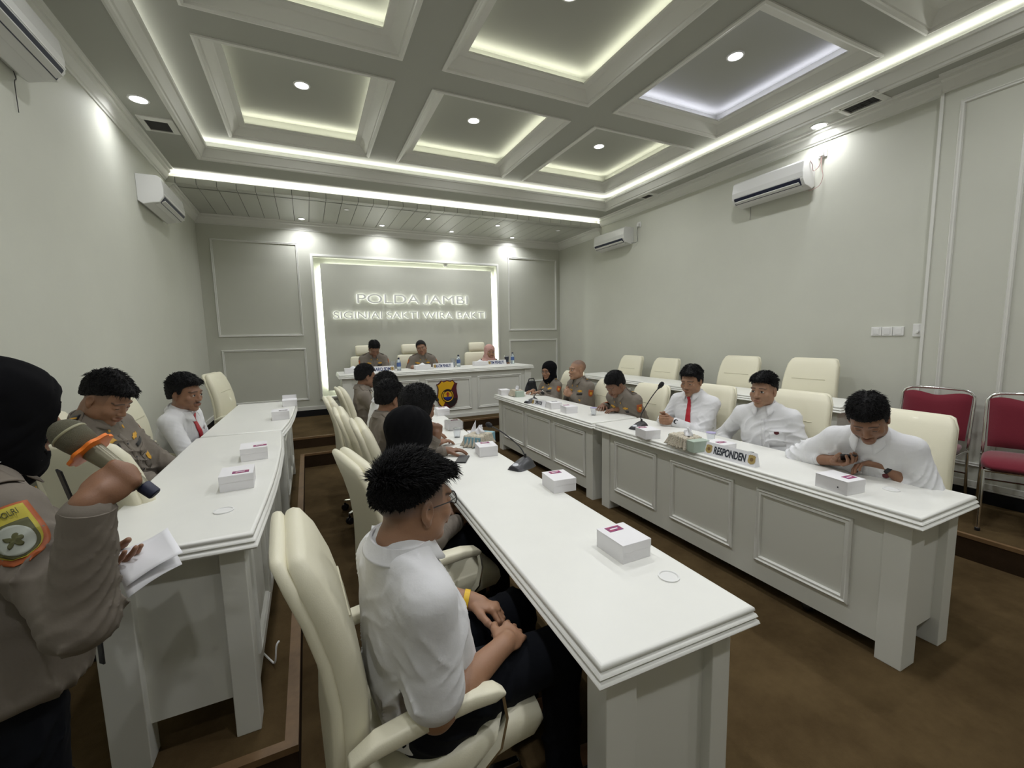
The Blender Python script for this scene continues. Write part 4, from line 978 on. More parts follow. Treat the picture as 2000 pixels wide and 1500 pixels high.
        if badges:
            fix(decal('wing_badge', tree, on(.76, .085), fr, ax, .075, .030, M['yellow'], t, wing, .004)); fix(decal('name_tape', tree, on(.685, .085), fr, ax, .078, .020, M['black'], t, None, .0045))
            fix(decal('wing_badge', tree, on(.76, -.085), fr, ax, .062, .030, M['yellow'], t, wing, .004)); fix(decal('name_tape', tree, on(.685, -.085), fr, ax, .078, .020, M['black'], t, None, .0045))
            fix(decal('pocket_badge', tree, on(.50, -.085), fr, ax, .034, .044, M['yellow'], t, shield, .005))
            for (S0, el, wr, hd), sg in zip(W, (1, -1)):
                dv = nrm(el-S0); out = nrm(r*sg+fr*.25-dv*((r*sg+fr*.25)@dv)); c0 = S0+dv*.07
                fix(decal('sleeve_patch', ftree, c0+out*.05, out, -dv, .062, .080, M['orange'], t, shield, .003)); fix(decal('patch_mark', ftree, c0+out*.05, out, -dv, .030, .034, M['yellow'], t, oval, .006))
        for sg in (-1, 1): fix(decal('collar_pin', tree, on(.915, sg*.045, .02), nrm(fr+ax*.25), ax, .012, .022, M['yellow'], t, oval, .012, 4, 4))
    if tie:
        L = .36*s; k0 = .93
        def tsh(u, v):
            w = .42+.58*np.clip((1-v)/1.6, 0, 1)
            if v < -.85: w *= (1-(-.85-v)/.15*.9)
            return (u*w, v)
        fix(decal('tie', tree, on(k0, 0)-ax*L*.5, fr, ax, .062, L, M['redtie'], t, tsh, .006, 4, 24, .003)); fix(decal('tie_knot', tree, on(k0, 0)+ax*.004, fr, ax, .036, .034, M['redtie'], t, lambda u, v: (u*(.62+.38*v), v), .014, 4, 4, .006))
        if tie == 'clip': fix(decal('tie_clip', tree, on(.50, 0), fr, ax, .045, .006, M['yellow'], t, None, .0115, 4, 1, .002))
    if top == 'wshirt' and badges:
        fix(decal('lapel_badge', tree, on(.66, -.085), fr, ax, .030, .024, M['maroon'], t, shield, .004, 6, 6)); fix(decal('chest_pocket', tree, on(.56, -.085), fr, ax, .095, .105, M['wshirt'], t, None, .0012, 5, 5, .001))
    # ---- trousers
    Q = Field(lo, hi, res*1.6); tw = folds(seed+77, wr_amp*.9, 90, f, .8)
    gq = 1.0 if stand else g
    Q.torso(pel-ax*.045, pel+ax*.06, r, fr, [.155*s*gq, .150*s*gq, .142*s*gq], [.11*s*gq, .108*s*gq, .100*s*gq], [0, 0, 0], .03)
    for h0, kn, an in lg:
        Q.cone(h0, kn, .092*s*g**.4, .070*s, .05, wr=lambda X, Y, Z, t: tw(X, Y, Z)); Q.cone(kn, an-up*.01, .066*s, .052*s, .03, wr=lambda X, Y, Z, t: tw(X, Y, Z)*1.4)
    tvs, tfs = Q.mesh(); fix(np_mesh('trousers', tvs, tfs, M[bottom], t))
    for h0, kn, an in lg:
        K = Field(an-.2, an+.2, .008); b0 = V(an[0], an[1], floorz+.035)-f*.03; K.cone(b0, b0+f*.17, .038, .030, .02); K.ell(b0+f*.02+up*.03, np.array([r, f, up]), (.04, .06, .05), .02); K.put(an-.2, an+.2, lambda X, Y, Z: (floorz+.002)-Z+0*X+0*Y, .003, 'i')
        kv, kf = K.mesh(); fix(np_mesh('shoe', kv, kf, M['black'], t))
    # ---- headscarf
    if hijab:
        col, kind = hijab; h_ = .006 if res > .0045 else .0045; lo2, hi2 = np.minimum(hc-.19, T-.24), np.maximum(hc+.19, T+.2); J = Field(lo2, hi2, h_); jw = wrinkle(seed+5, .0035, 55)
        J.ell(P(0, -.022, .040), H, (.094, .112, .096), .02, wr=jw); J.ell(P(0, -.008, -.030), H, (.088, .098, .098), .03, wr=jw); J.cone(P(0, -.005, -.06), P(0, .02, -.105), .080, .070, .03, wr=jw)
        if hood: J.ell(P(0, -.020+hood*.5, .030), H, (.090, .110+hood*.55, .100), .02, wr=jw); J.ell(P(0, -.010+hood*.5, -.015), H, (.086, .105+hood*.5, .088), .02, wr=jw)
        if kind == 'tucked': J.cone(nk, T+ax*.02, .072, .078, .05, wr=jw)
        else: J.torso(T-ax*.20, T+ax*.02, r, fr, [.17, .19, .17, .10], [.135, .135, .115, .085], [.03, .03, .02, .0], .06, wr=jw)
        J.ell(P(0, .115+hood, -.026), H, (.056, .075+hood, .080), .008, 's'); J.ell(P(0, .07, -.03), H, (.058, .03, .082), .004, 's')
        J.ell(P(0, -.018, .030), H, (.070, .090, .076), .002, 's')
        jv, jf = J.mesh(); jv = smooth_np(jv, jf, 1); fix(np_mesh('headscarf', jv, jf, M[col], t))
        if kind == 'brim':
            pass
    if watch is not None:
        for wi, wm, face in watch:
            S0, el, wr, hd = W[wi]; dv = nrm(wr-el); nn = -nrm(np.asarray(hd[2])-dv*(dv@np.asarray(hd[2]))); c0 = wr-dv*.018
            sd_ = np.cross(dv, nn); rings = []
            for aa in [2*math.pi*i/24 for i in range(24)]:
                rd = nn*math.cos(aa)+sd_*math.sin(aa); rings.append([tuple(c0+rd*rr*s+dv*o_) for rr, o_ in ((.0275, -.010), (.0325, -.009), (.0325, .009), (.0275, .010))])
            rings.append(rings[0]); b = MB(); b.loft(rings, cap=False); o = fix(b.build('watch_strap', wm, t, True))
            if face:
                b = MB(); pr = [(.019, .030), (.0205, .036), (.019, .040), (.001, .0405)]; b.loft([[tuple(c0+nn*h2*s+(dv*math.cos(a)+sd_*math.sin(a))*r2*s) for a in [2*math.pi*i/20 for i in range(20)]] for r2, h2 in pr]); fix(b.build('watch_face', face, t, True, angle=30))
    if glasses:
        b = MB()
        for sg in (-1, 1):
            for_ = [P(sg*.031+.021*math.cos(a), .104-.006*abs(math.cos(a)), .0+.016*math.sin(a)) for a in [2*math.pi*i/20 for i in range(21)]]; b.tube([tuple(q) for q in for_], .0016, 6, False)
        b.tube([tuple(P(-.010, .106, .004)), tuple(P(0, .110, .006)), tuple(P(.010, .106, .004))], .0015, 6)
        for sg in (-1, 1): b.tube([tuple(P(sg*.052, .098, .006)), tuple(P(sg*.072, .06, .006)), tuple(P(sg*.078, -.01, .002))], .0015, 6)
        fix(b.build('glasses', M['black'], t, True))
    return dict(root=t, W=W, T=T, pel=pel, r=r, f=f, fr=fr, ax=ax, H=H, P=P, tree=ftree, ttree=ttree, fix=fix, body=body)
M['uniform2'] = mat('taupe_uniform_trim', (.165, .138, .108), .8); M['udark'] = M['uniform2']; M['maroon'] = mat('maroon_enamel', (.12, .015, .02), .35)
M['maroonc'] = mat('dark_maroon_cloth', (.045, .02, .022), .8)
M['yellow_w'] = mat('yellow_rubber', (.72, .45, .01), .4)
DEBUG = False
# ---------------------------------------------------------------- the people
hid = dict(hidden=True)
FL = dict(curl=(12, 22, 18)); RX = dict(curl=(30, 38, 25)); CL = dict(curl=(62, 55, 25), spread=.4); FI = dict(curl=(80, 85, 55), spread=.2)
FADE = dict(style='fade', th=.010, top=.024)
# ---- middle row, facing right
p_d = person('person in a loose white short-sleeved shirt with spiky hair, seated in the foreground', (.226, 1.09, 1.122), 20, 5, 0, (.235, 1.17), .46, 0, 10,
       [((.455, 1.06, .655), (.75, .66, -.15), (-.3, .3, -.9), dict(curl=(25, 35, 25))), ((.445, 1.30, .655), (.75, -.66, -.12), (-.1, -.3, -.95), dict(curl=(45, 45, 30)))],
       'a', 'wshirt', hair=dict(style='undercut', th=.005, top=.016, h=.0028, spikes=9000, spike_len=.034, nw=.75, seed=3, lean=(0, 1.3, .7), quiff=[((0, .055, .082), (.055, .045, .022))]), stubble=.93, res=.0045, fine=.0026, girth=1.10, sleeve='short', badges=False, seed=1, wr_amp=.008, neck=.025, s=1.05,
       watch=[(1, M['yellow_w'], None)], poles=[V(-.8, -.4, -.55), V(-.3, .8, -.6)], eye=.9, neck_r=.056, glasses=True, shoulder=.178, drop=.085)
p_e = person('person in a large black headscarf and taupe uniform, seated second in the middle row', (.42, 2.06, 1.085), 28, 12, 0, (.42, 2.03), .45, 0, 12,
       [((.62, 1.98, .63), (.7, .5, -.1), (0, 0, -1), RX), ((.62, 2.16, .64), (.7, -.5, -.1), (0, 0, -1), RX)], 'd', hijab=('hijab', 'drape'), hood=.03, fem=True, seed=2, badges=False, res=.005, fine=.004, s=.97)
p_f = person('person with full dark hair and a hand raised to the chin, in the middle row', (.592, 2.59, 1.12), 25, 12, 0, (.50, 2.66), .45, 0, 5,
       [((.685, 2.56, .93), (.15, .10, 1), (.1, 1, 0), FI), ((.80, 2.75, .785), (.9, -.2, 0), (0, 0, -1), FL)], 'c', hair=dict(style='long', th=.026, top=.034, seed=3, spikes=3200, spike_len=.022), fem=True, seed=3, badges=False, res=.0055, fine=.0045, poles=[V(.1, .7, -.7), None], s=.96)
p_g = person('person with short black hair in a taupe uniform, fourth in the middle row', (.515, 3.13, 1.115), 22, 12, 0, (.46, 3.16), .45, 0, 6,
       [((.79, 2.98, .79), (.9, .3, 0), (0, 0, -1), FL), ((.80, 3.30, .79), (.9, -.3, 0), (0, 0, -1), FL)], 'b', hair=dict(style='short', th=.012, top=.026, seed=4, spikes=3200, spike_len=.022), seed=4, badges=False, res=.0055, fine=.004, girth=1.15, wr_amp=.006)
p_h = person('person in a white shirt mostly hidden behind a uniformed officer in the middle row', (.60, 3.80, 1.125), 18, 10, 0, (.52, 3.86), .45, 0, 3,
       [((.86, 3.68, .79), (.9, .3, 0), (0, 0, -1), FL), ((.86, 3.98, .79), (.9, -.3, 0), (0, 0, -1), FL)], 'b', 'wshirt', hair=dict(style='short', th=.012, top=.024, seed=5, spikes=2600, spike_len=.020), seed=5, badges=False, res=.006, fine=.005)
p_i = person('person in a taupe uniform with short hair, farthest of the middle row', (.536, 4.72, 1.152), 14, 8, 0, (.52, 4.72), .45, 0, 0,
       [((.86, 4.60, .79), (.9, .3, 0), (0, 0, -1), FL), ((.86, 4.86, .79), (.9, -.3, 0), (0, 0, -1), FL)], 'c', hair=dict(style='short', th=.011, top=.020, seed=6, spikes=2600, spike_len=.020), seed=6, badges=False, res=.006, fine=.005)
# ---- left row
p_b = person('person in a taupe uniform looking down, seated at the left table behind the microphone', (-.905, 2.735, 1.285), -22, 34, 0, (-.93, 2.93), .45+PZ, PZ, -14,
       [((-.63, 2.66, .80), (.8, .1, -.1), (0, 0, -1), RX), ((-.60, 2.92, .80), (.8, -.1, -.1), (0, 0, -1), RX)], 'b', hair=dict(style='fade', th=.007, top=.026, seed=7, quiff=[((0, .058, .082), (.055, .045, .026)), ((.0, .02, .092), (.058, .05, .03))], spikes=3200, spike_len=.022), seed=7, res=.0048, fine=.003, eye=.12, wr_amp=.008, stubble=.6, girth=.95)
p_c = person('person in a white shirt with a red tie and moustache, seated by the left wall', (-.78, 3.62, 1.20), -28, 8, 0, (-.90, 3.86), .45+PZ, PZ, -10,
       [((-.57, 3.58, .845), (.9, .2, 0), (0, 0, -1), FL), ((-.56, 3.84, .845), (.9, -.2, 0), (0, 0, -1), FL)], 'b', 'wshirt', hair=dict(style='short', th=.014, top=.028, seed=8, quiff=[((0, .062, .085), (.052, .035, .026))], spikes=3200, spike_len=.022), seed=8, res=.005, fine=.0032, tie=True, stache=.8, wr_amp=.006, poles=[V(-.3, -.6, -.7), None])
# ---- head desk
p_j = person('person in a taupe officer uniform reading, left seat at the head desk', (.94, 6.98, 1.385), -84, 38, 0, (.93, 7.16), .45+PZ2, PZ2, -90,
       [((.86, 6.78, 1.09), (.4, -.7, 0), (0, 0, -1), FL), ((1.03, 6.78, 1.09), (-.4, -.7, 0), (0, 0, -1), FL)], 'c', hair=dict(style='short', th=.010, top=.018, seed=9, spikes=2600, spike_len=.020), seed=9, res=.007, fine=.005, eye=.2, girth=1.05, poles=[V(-.4, .3, -.8), V(.4, .3, -.8)])
p_k = person('person in a taupe officer uniform with head tilted, middle seat at the head desk', (1.69, 7.02, 1.375), -108, 6, 12, (1.68, 7.16), .45+PZ2, PZ2, -95,
       [((1.50, 6.84, 1.085), (-.2, -.9, 0), (0, 0, -1), FL), ((1.88, 6.84, 1.085), (.1, -.9, 0), (0, 0, -1), FL)], 'b', hair=dict(style='short', th=.008, top=.012, seed=10), seed=10, res=.007, fine=.005, girth=1.15, poles=[V(-.4, .3, -.8), V(.4, .3, -.8)])
p_l = person('person in a pink headscarf, right seat at the head desk', (2.90, 7.02, 1.265), -95, 4, 0, (2.86, 7.16), .40+PZ2, PZ2, -95,
       [((2.66, 6.88, 1.085), (-.3, -.9, 0), (0, 0, -1), FL), ((3.12, 6.88, 1.085), (.2, -.9, 0), (0, 0, -1), FL)], 'a', 'maroonc', hijab=('pink', 'drape'), fem=True, seed=11, res=.007, fine=.005, badges=False, s=.9, poles=[V(-.4, .3, -.8), V(.4, .3, -.8)], chair_back=False)
# ---- right row, facing left
p_m = person('person in a dark headscarf and glasses at the far end of the right table', (2.93, 5.02, 1.058), -158, 4, 0, (2.98, 4.99), .43, 0, -170,
       [((2.74, 5.12, .79), (-.9, -.3, 0), (0, 0, -1), FL), ((2.75, 4.93, .79), (-.8, .45, 0), (0, 0, -1), FL)], 'a', hijab=('hijab', 'tucked'), fem=True, seed=12, res=.006, fine=.0045, s=.90, glasses=True, watch=[(1, M['white'], M['white'])])
p_n = person('person with a shaven head in a taupe officer uniform, hands clasped, right table', (2.915, 4.32, 1.12), 176, 0, 0, (3.0, 4.30), .45, 0, 186,
       [((2.86, 4.44, .825), (-.75, -.35, .35), (.2, -.95, 0), CL), ((2.85, 4.33, .815), (-.75, .35, .35), (.2, .95, 0), CL)], 'd', seed=13, res=.006, fine=.004, stubble=-.55, girth=1.05, wide=.97)
p_o = person('person in a taupe officer uniform bending low over the right table', (2.73, 3.38, 1.045), 178, 38, -6, (3.02, 3.40), .45, 0, 186,
       [((2.80, 3.66, .785), (-.75, -.62, 0), (0, 0, -1), FL), ((2.80, 3.38, .785), (-.93, .35, 0), (0, 0, -1), FL)], 'c', hair=dict(style='short', th=.010, top=.018, seed=14, spikes=2600, spike_len=.020), seed=14, res=.0055, fine=.0038, eye=.15, girth=1.1, wr_amp=.006, watch=[(0, M['black'], None)])
p_p = person('person in a white shirt and red tie with clasped hands beside the gooseneck microphone', (2.965, 2.655, 1.125), 196, 12, 0, (3.02, 2.62), .46, 0, 192,
       [((2.755, 2.765, .80), (-.72, -.45, .1), (.2, -.95, .1), CL), ((2.76, 2.655, .795), (-.72, .45, .1), (.2, .95, -.1), CL)], 'a', 'wshirt', hair=dict(style='short', th=.012, top=.026, seed=15, quiff=[((-.02, .058, .082), (.045, .035, .026))], spikes=3200, spike_len=.022), seed=15, res=.005, fine=.0032, tie='clip', eye=.45, wr_amp=.0055, badges=False, watch=[(1, M['black'], M['grey'])])
p_q = person('person in a white shirt with swept-up black hair, middle of the near right table', (2.935, 1.985, 1.12), 190, 2, 0, (3.03, 1.96), .46, 0, 200,
       [((2.80, 2.16, .62), (-.7, -.1, -.3), (0, 0, -1), RX), ((2.82, 1.82, .62), (-.7, .1, -.3), (0, 0, -1), RX)], 'd', 'wshirt', hair=dict(style='fade', th=.008, top=.020, seed=16, quiff=[((0, .066, .082), (.055, .034, .024)), ((0, .03, .098), (.058, .05, .024))], spikes=3200, spike_len=.022), seed=16, res=.005, fine=.0030, wr_amp=.008, stubble=.5, wide=.97)
p_r = person('person in a white shirt typing on a phone, nearest at the right table', (2.605, 1.19, 1.082), 202, 36, 6, (2.99, 1.29), .46, 0, 190,
       [((2.665, 1.365, .802), (-.28, -.93, .12), (-.25, .05, 1), dict(curl=(22, 45, 35), thumb=(.7, .3, .6))), ((2.735, 1.155, .812), (-.62, .76, .12), (-.35, -.25, -.9), dict(curl=(30, 35, 20), spread=.6))],
       'b', 'wshirt', hair=dict(style='low', th=.010, top=.020, seed=17, spikes=3200, spike_len=.022), seed=17, res=.0048, fine=.0028, eye=.12, girth=1.25, wr_amp=.008, sleeve='rolled', poles=[V(.1, .75, -.6), V(.2, -.7, -.6)], s=1.03, watch=[(1, M['black'], M['grey'])], wide=1.04)
# ---- standing speaker
m_ = V(-.692, .185, .697); fistc = V(-.353, 1.102, 1.280); nn_ = nrm(V(-.28, .95, -.25)); nn_ = nrm(nn_-m_*(m_@nn_)); dd_ = nrm(np.cross(nn_, m_))
if dd_[2] < 0: dd_ = -dd_
p_a = person('person standing in a black headscarf and taupe uniform, speaking into a microphone at left', (-.655, 1.375, 1.395), 32, 6, 0, (-.69, 1.28), .80, 0, 40,
       [(tuple(fistc-dd_*.064-nn_*.024), tuple(dd_), tuple(nn_), dict(curl=(82, 92, 60), spread=.1, thumb=(.6, .15, .9), tcurl=35)), ((-.555, 1.435, .985), (.75, -.55, .05), (0, .1, 1), dict(curl=(12, 25, 15), thumb=(.9, .3, .5)))],
       'b', hijab=('hijab', 'tucked'), hood=.022, fem=True, seed=20, res=.0048, fine=.003, girth=1.36, stand=True, wr_amp=.007, badges=False, poles=[V(.35, -.35, -1), V(.2, .6, -.9)], s=.98, eye=.8, shoulder=.205)
# arm patch of the speaker with its lettering
S0, el, wr, hd = p_a['W'][0]; dv = nrm(el-S0); o_ = nrm(V(.38, -.92, .2)-dv*(dv@V(.38, -.92, .2))); c0 = S0+dv*.075+o_*.05
fx = p_a['fix']; tr = p_a['tree']; ra = p_a['root']
my2 = mat('patch_yellow', (.45, .38, .03), .6); mg2 = mat('patch_grey', (.33, .35, .30), .6); mk = mat('patch_olive', (.07, .07, .02), .7)
upv = -dv
fx(decal('sleeve_patch', tr, c0, o_, upv, .088, .125, M['orange'], ra, shield, .002, 14, 14)); fx(decal('patch_border', tr, c0+upv*.003, o_, upv, .074, .108, my2, ra, shield, .0045, 14, 14))
fx(decal('patch_shield', tr, c0-upv*.012, o_, upv, .062, .074, mk, ra, shield, .006, 12, 12)); fx(decal('patch_field', tr, c0-upv*.012, o_, upv, .052, .064, mg2, ra, oval, .0075, 12, 12)); fx(decal('patch_star', tr, c0-upv*.013, o_, upv, .026, .030, mk, ra, lambda u, v: (u*(.45+.55*abs(math.cos(2.5*math.atan2(v, u+1e-6)))), v*(.45+.55*abs(math.cos(2.5*math.atan2(v, u+1e-6))))), .009, 12, 12))
sd_ = np.cross(upv, o_); tm = Matrix(((sd_[0], upv[0], o_[0], 0), (sd_[1], upv[1], o_[1], 0), (sd_[2], upv[2], o_[2], 0), (0, 0, 0, 1)))
hit = tr.ray_cast(Vector(c0+upv*.042+o_*.1), Vector(-o_), .2)[0]
if hit is not None:
    tm.translation = Vector(hit)+Vector(o_)*.007; fx(text_obj('patch_lettering', 'SDM POLRI', .02, mk, ra, tm, .0006, .0, .052, .013))
for q, nm in ((.05, 'collar_badge'),):
    fx(decal(nm, tr, p_a['T']+p_a['r']*.075+V(0, 0, .02), nrm(V(0, 0, 1)+p_a['r']*.6), p_a['f'], .030, .060, M['white'], ra, oval, .006, 8, 8))
# black shoulder cord hanging behind the arm
b = MB(); b.strap([tuple(p_a['T']+p_a['fr']*.11+p_a['r']*.10), tuple(p_a['pel']+p_a['ax']*.25+p_a['fr']*.16+p_a['r']*.05), tuple(p_a['pel']+p_a['fr']*.185+p_a['r']*.03), tuple(p_a['pel']-p_a['ax']*.12+p_a['fr']*.19+p_a['r']*.03)], .022, .004, tuple(p_a['r'])); fx(b.build('lanyard', M['black'], ra, True))

if DEBUG:
    for nm, p in (('d', p_d), ('e', p_e), ('f', p_f), ('g', p_g), ('h', p_h)):
        for i, (S0, el, wr, hd) in enumerate(p['W']):
            for tg, q in (('S', S0), ('el', el), ('wr', wr)):
                v = RW.T@(q-CAM); print('DBG', nm, i, tg, np.round(q, 2), np.round([1000+837.5*v[0]/v[2], 750+837.5*v[1]/v[2]]))
# ================================================================ THINGS ON THE TABLES
def sticker_mat(name, c1, c2):
    m = mat(name, c1, .5); nt = m.node_tree; tc = nt.nodes.new('ShaderNodeTexCoord'); n = nt.nodes.new('ShaderNodeTexNoise'); n.inputs['Scale'].default_value = 90; cr = nt.nodes.new('ShaderNodeValToRGB')
    cr.color_ramp.elements[0].position = .42; cr.color_ramp.elements[1].position = .56; cr.color_ramp.elements[0].color = (*c1, 1); cr.color_ramp.elements[1].color = (*c2, 1)
    nt.links.new(tc.outputs['Object'], n.inputs['Vector']); nt.links.new(n.outputs['Fac'], cr.inputs[0]); nt.links.new(cr.outputs[0], _bsdf(m).inputs['Base Color']); return m
M['sticker'] = sticker_mat('box_sticker', (.38, .03, .09), (.20, .045, .16))
M['sticker_grey'] = sticker_mat('grey_sticker', (.10, .09, .09), (.2, .17, .17))
def snack_box(x, y, z, rz, label, w=.125, d=.150, h=.068, st=(-.0, .042), sw=(.062, .036), sticker='sticker', fold=False):
    t = empty('snack_box', (x, y, z), R_(rz), label, 'box')
    b = MB(); b.box(-w/2, w/2, -d/2, d/2, 0, h-.002); b.build('body', M['card'], t, bevel=.0015)
    b = MB(); b.box(-w/2-.0008, w/2+.0008, -d/2-.0008, d/2+.0008, h-.002, h); b.box(-w/2-.0008, w/2+.0008, -d/2-.0012, -d/2-.0002, h-.030, h-.001); b.build('lid', M['card'], t, bevel=.0008)
    if sticker: b = MB(); b.box(st[0]-sw[0]/2, st[0]+sw[0]/2, st[1]-sw[1]/2, st[1]+sw[1]/2, h, h+.0012); s_ = b.build('sticker', M[sticker], t); b = MB(); b.box(st[0]-sw[0]*.30, st[0]+sw[0]*.25, st[1]-.004, st[1]+.003, h+.0012, h+.0016); b.build('print', M['paper'], s_)
    return t
T0 = .75
snack_box(1.000, 1.188, T0, 0, 'white snack box with a pink sticker on the middle table, nearest the camera', st=(-.005, .045))
snack_box(1.143, 1.868, T0, -6, 'white snack box with a pink sticker beside the gooseneck microphone base on the middle table', st=(.0, .045))
snack_box(1.052, 2.655, T0, -8, 'white snack box in front of the lace tissue cover on the middle table', st=(.0, .040), d=.14)
snack_box(1.105, 3.545, T0, -4, 'white snack box wrapped in clear plastic on the far middle table', st=(.015, .03), sticker='sticker')
b = MB(); b.box(-.070, .070, -.083, .083, .0, .074); 
wr = b.build('plastic_wrap', mat('thin_film', (1, 1, 1), .1, trans=1.0), bpy.data.objects['snack_box.003'], bevel=.01); wr.active_material.node_tree.nodes['Principled BSDF'].inputs['IOR'].default_value = 1.02
snack_box(1.215, 4.27, T0, -5, 'white snack box with a purple sticker, farthest on the middle table', st=(.0, .03))
snack_box(2.355, 1.175, T0, -7, 'white snack box with a small black dot in front of the man with the phone', d=.155, w=.125, st=(.02, -.03))
o = bpy.data.objects['snack_box.005']; b = MB(); b.lathe([(.0035, 0), (.0035, .001), (.001, .001)], 0, 0, 0, 12); g = b.build('air_hole', M['black'], o); g.matrix_local = Matrix.Translation((-.0635, -.035, .030)) @ Matrix.Rotation(R_(-90), 4, 'Y')
snack_box(2.425, 1.925, T0, -4, 'white snack box right behind the RESPONDEN name sign', st=(.0, -.01))
snack_box(2.315, 2.475, T0, -12, 'white snack box beside the standing microphone and clasped hands', st=(-.02, .045))
snack_box(2.385, 3.685, T0, -8, 'white snack box in front of the officer bending over the table', st=(-.01, .045), sticker='sticker')
snack_box(2.385, 3.985, T0, -6, 'white snack box in front of the shaven-headed officer, beside the small name sign', st=(.02, .03), sticker='sticker_grey')
snack_box(2.36, 5.25, T0, -6, 'plain white box at the far corner of the right table', sticker=None, h=.075)
snack_box(-.315, 2.18, zl, 3, 'white snack box on the left table, nearest the camera', st=(.015, -.035))
snack_box(-.300, 2.675, zl, 5, 'white snack box on the left table, second from the camera', st=(.03, -.03))
snack_box(-.232, 3.92, zl, 2, 'white snack box with a grey mark on the far left table', st=(.02, -.03), sticker='sticker_grey')
snack_box(-.190, 4.66, zl, 2, 'open white box at the far end of the left tables', sticker=None, h=.06)
o = bpy.data.objects['snack_box.014']; b = MB(); b.box(-.062, .062, .076, .078, .058, .095); b.build('lid_flap', M['card'], o)
# folded open carton lid
t = empty('open_carton', (1.215, 3.33, T0), R_(-8), 'open white carton lid standing beside the plastic-wrapped box', 'box')
b = MB(); b.add([(-.05, -.10, 0), (.03, .06, 0), (.03, .06, .085), (-.05, -.10, .03)], [(0, 1, 2, 3)]); o = b.build('flap', M['card'], t); s_ = o.modifiers.new('s', 'SOLIDIFY'); s_.thickness = .002
b = MB(); b.box(-.05, .03, -.10, .06, 0, .003); b.build('tray', M['card'], t)
# lace tissue covers
M['lace'] = mat('cream_lace', (.66, .60, .48), .9, bump=(180, 1.0, 3), var=(60, .15)); M['cyan'] = mat('pale_blue_card', (.20, .38, .46), .5); M['mint'] = mat('pale_green_card', (.42, .50, .42), .5)
def tissue_cover(x, y, z, rz, label, w=.13, d=.24, h=.075, card='cyan', bow=True):
    t = empty('tissue_box', (x, y, z), R_(rz), label, 'tissue box')
    b = MB(); b.box(-w/2, w/2, -d/2, d/2, 0, h); b.build('carton', M[card], t, bevel=.002)
    # gathered lace skirt over one part of the box
    n, P = 96, []
    for j in range(9):
        v = j/8; row = []
        for i in range(n+1):
            a = 2*math.pi*i/n; c_, s_ = math.cos(a), math.sin(a); k = 1/max(abs(c_)/(w/2+.004), abs(s_)/(d*.36)); rf = (.004+.016*v)*math.sin(a*22+2*v)+.020*v*v
            row.append((c_*(k+rf), s_*(k+rf)-d*.12, h+.006-(h+.002)*v*.97+.004*math.sin(a*13)))
        P.append(row)
    top = [[(p[0]*q, (p[1]+d*.12)*q-d*.12, h+.008+.006*math.sin(i*.9)*q) for i, p in enumerate(P[0])] for q in (.15, .5, .8)]
    b = MB(); b.grid(top+P); o = b.build('lace_cover', M['lace'], t, True, angle=180); s_ = o.modifiers.new('s', 'SOLIDIFY'); s_.thickness = .0015
    b = MB(); rr = random.Random(int(x*1000)); P = []
    for j in range(7):
        v = j/6; row = []
        for i in range(25):
            a = 2*math.pi*i/24; r0 = .030*(1-v*.75)+.010*math.sin(a*3+j)+.006*math.sin(a*5); row.append((r0*math.cos(a)*.8, r0*math.sin(a)*1.3, h+.006+.055*v+.008*math.sin(a*2)))
        row[-1] = row[0]; P.append(row)
    b.grid(P); o = b.build('tissue', M['paper'], t, True, angle=180); s_ = o.modifiers.new('s', 'SOLIDIFY'); s_.thickness = .001
    if bow: b = MB(); b.lathe([(.001, .0), (.008, .003), (.008, .008), (.001, .011)], 0, 0, 0, 10); g = b.build('rosette', mat('dark_red_ribbon', (.25, .02, .03), .6), t, True); g.location = (-w/2-.018, -d*.10, h*.75)
    return t
tissue_cover(1.115, 2.93, T0, -50, 'tissue box with a cream lace cover and pale blue side on the middle table', card='cyan')
tissue_cover(2.335, 2.105, T0, 172, 'tissue box under a cream lace cover beside the RESPONDEN sign', card='mint', d=.26)
tissue_cover(2.455, 5.03, T0, 178, 'tissue box with a standing tissue at the far end of the right table', card='mint', d=.20, w=.11)
def desk_tissue(x, y, label):
    t = empty('tissue_box', (x, y, zd), 0, label, 'tissue box'); b = MB(); b.box(-.12, .12, -.06, .06, 0, .07); b.build('carton', M['card'], t, bevel=.003)
    P = []
    for j in range(5):
        v = j/4; row = [((.055*(1-v)+.006*math.sin(a*3))*math.cos(a), (.03*(1-v)+.004)*math.sin(a), .07+.032*v) for a in [2*math.pi*i/20 for i in range(21)]]; P.append(row)
    b = MB(); b.grid(P); o = b.build('tissue', M['paper'], t, True, angle=180); s_ = o.modifiers.new('s', 'SOLIDIFY'); s_.thickness = .001
desk_tissue(.575, 6.55, 'white tissue box at the left end of the head desk'); desk_tissue(1.58, 6.55, 'white tissue box in front of the middle officer at the head desk'); desk_tissue(2.60, 6.72, 'white tissue box at the right of the head desk')
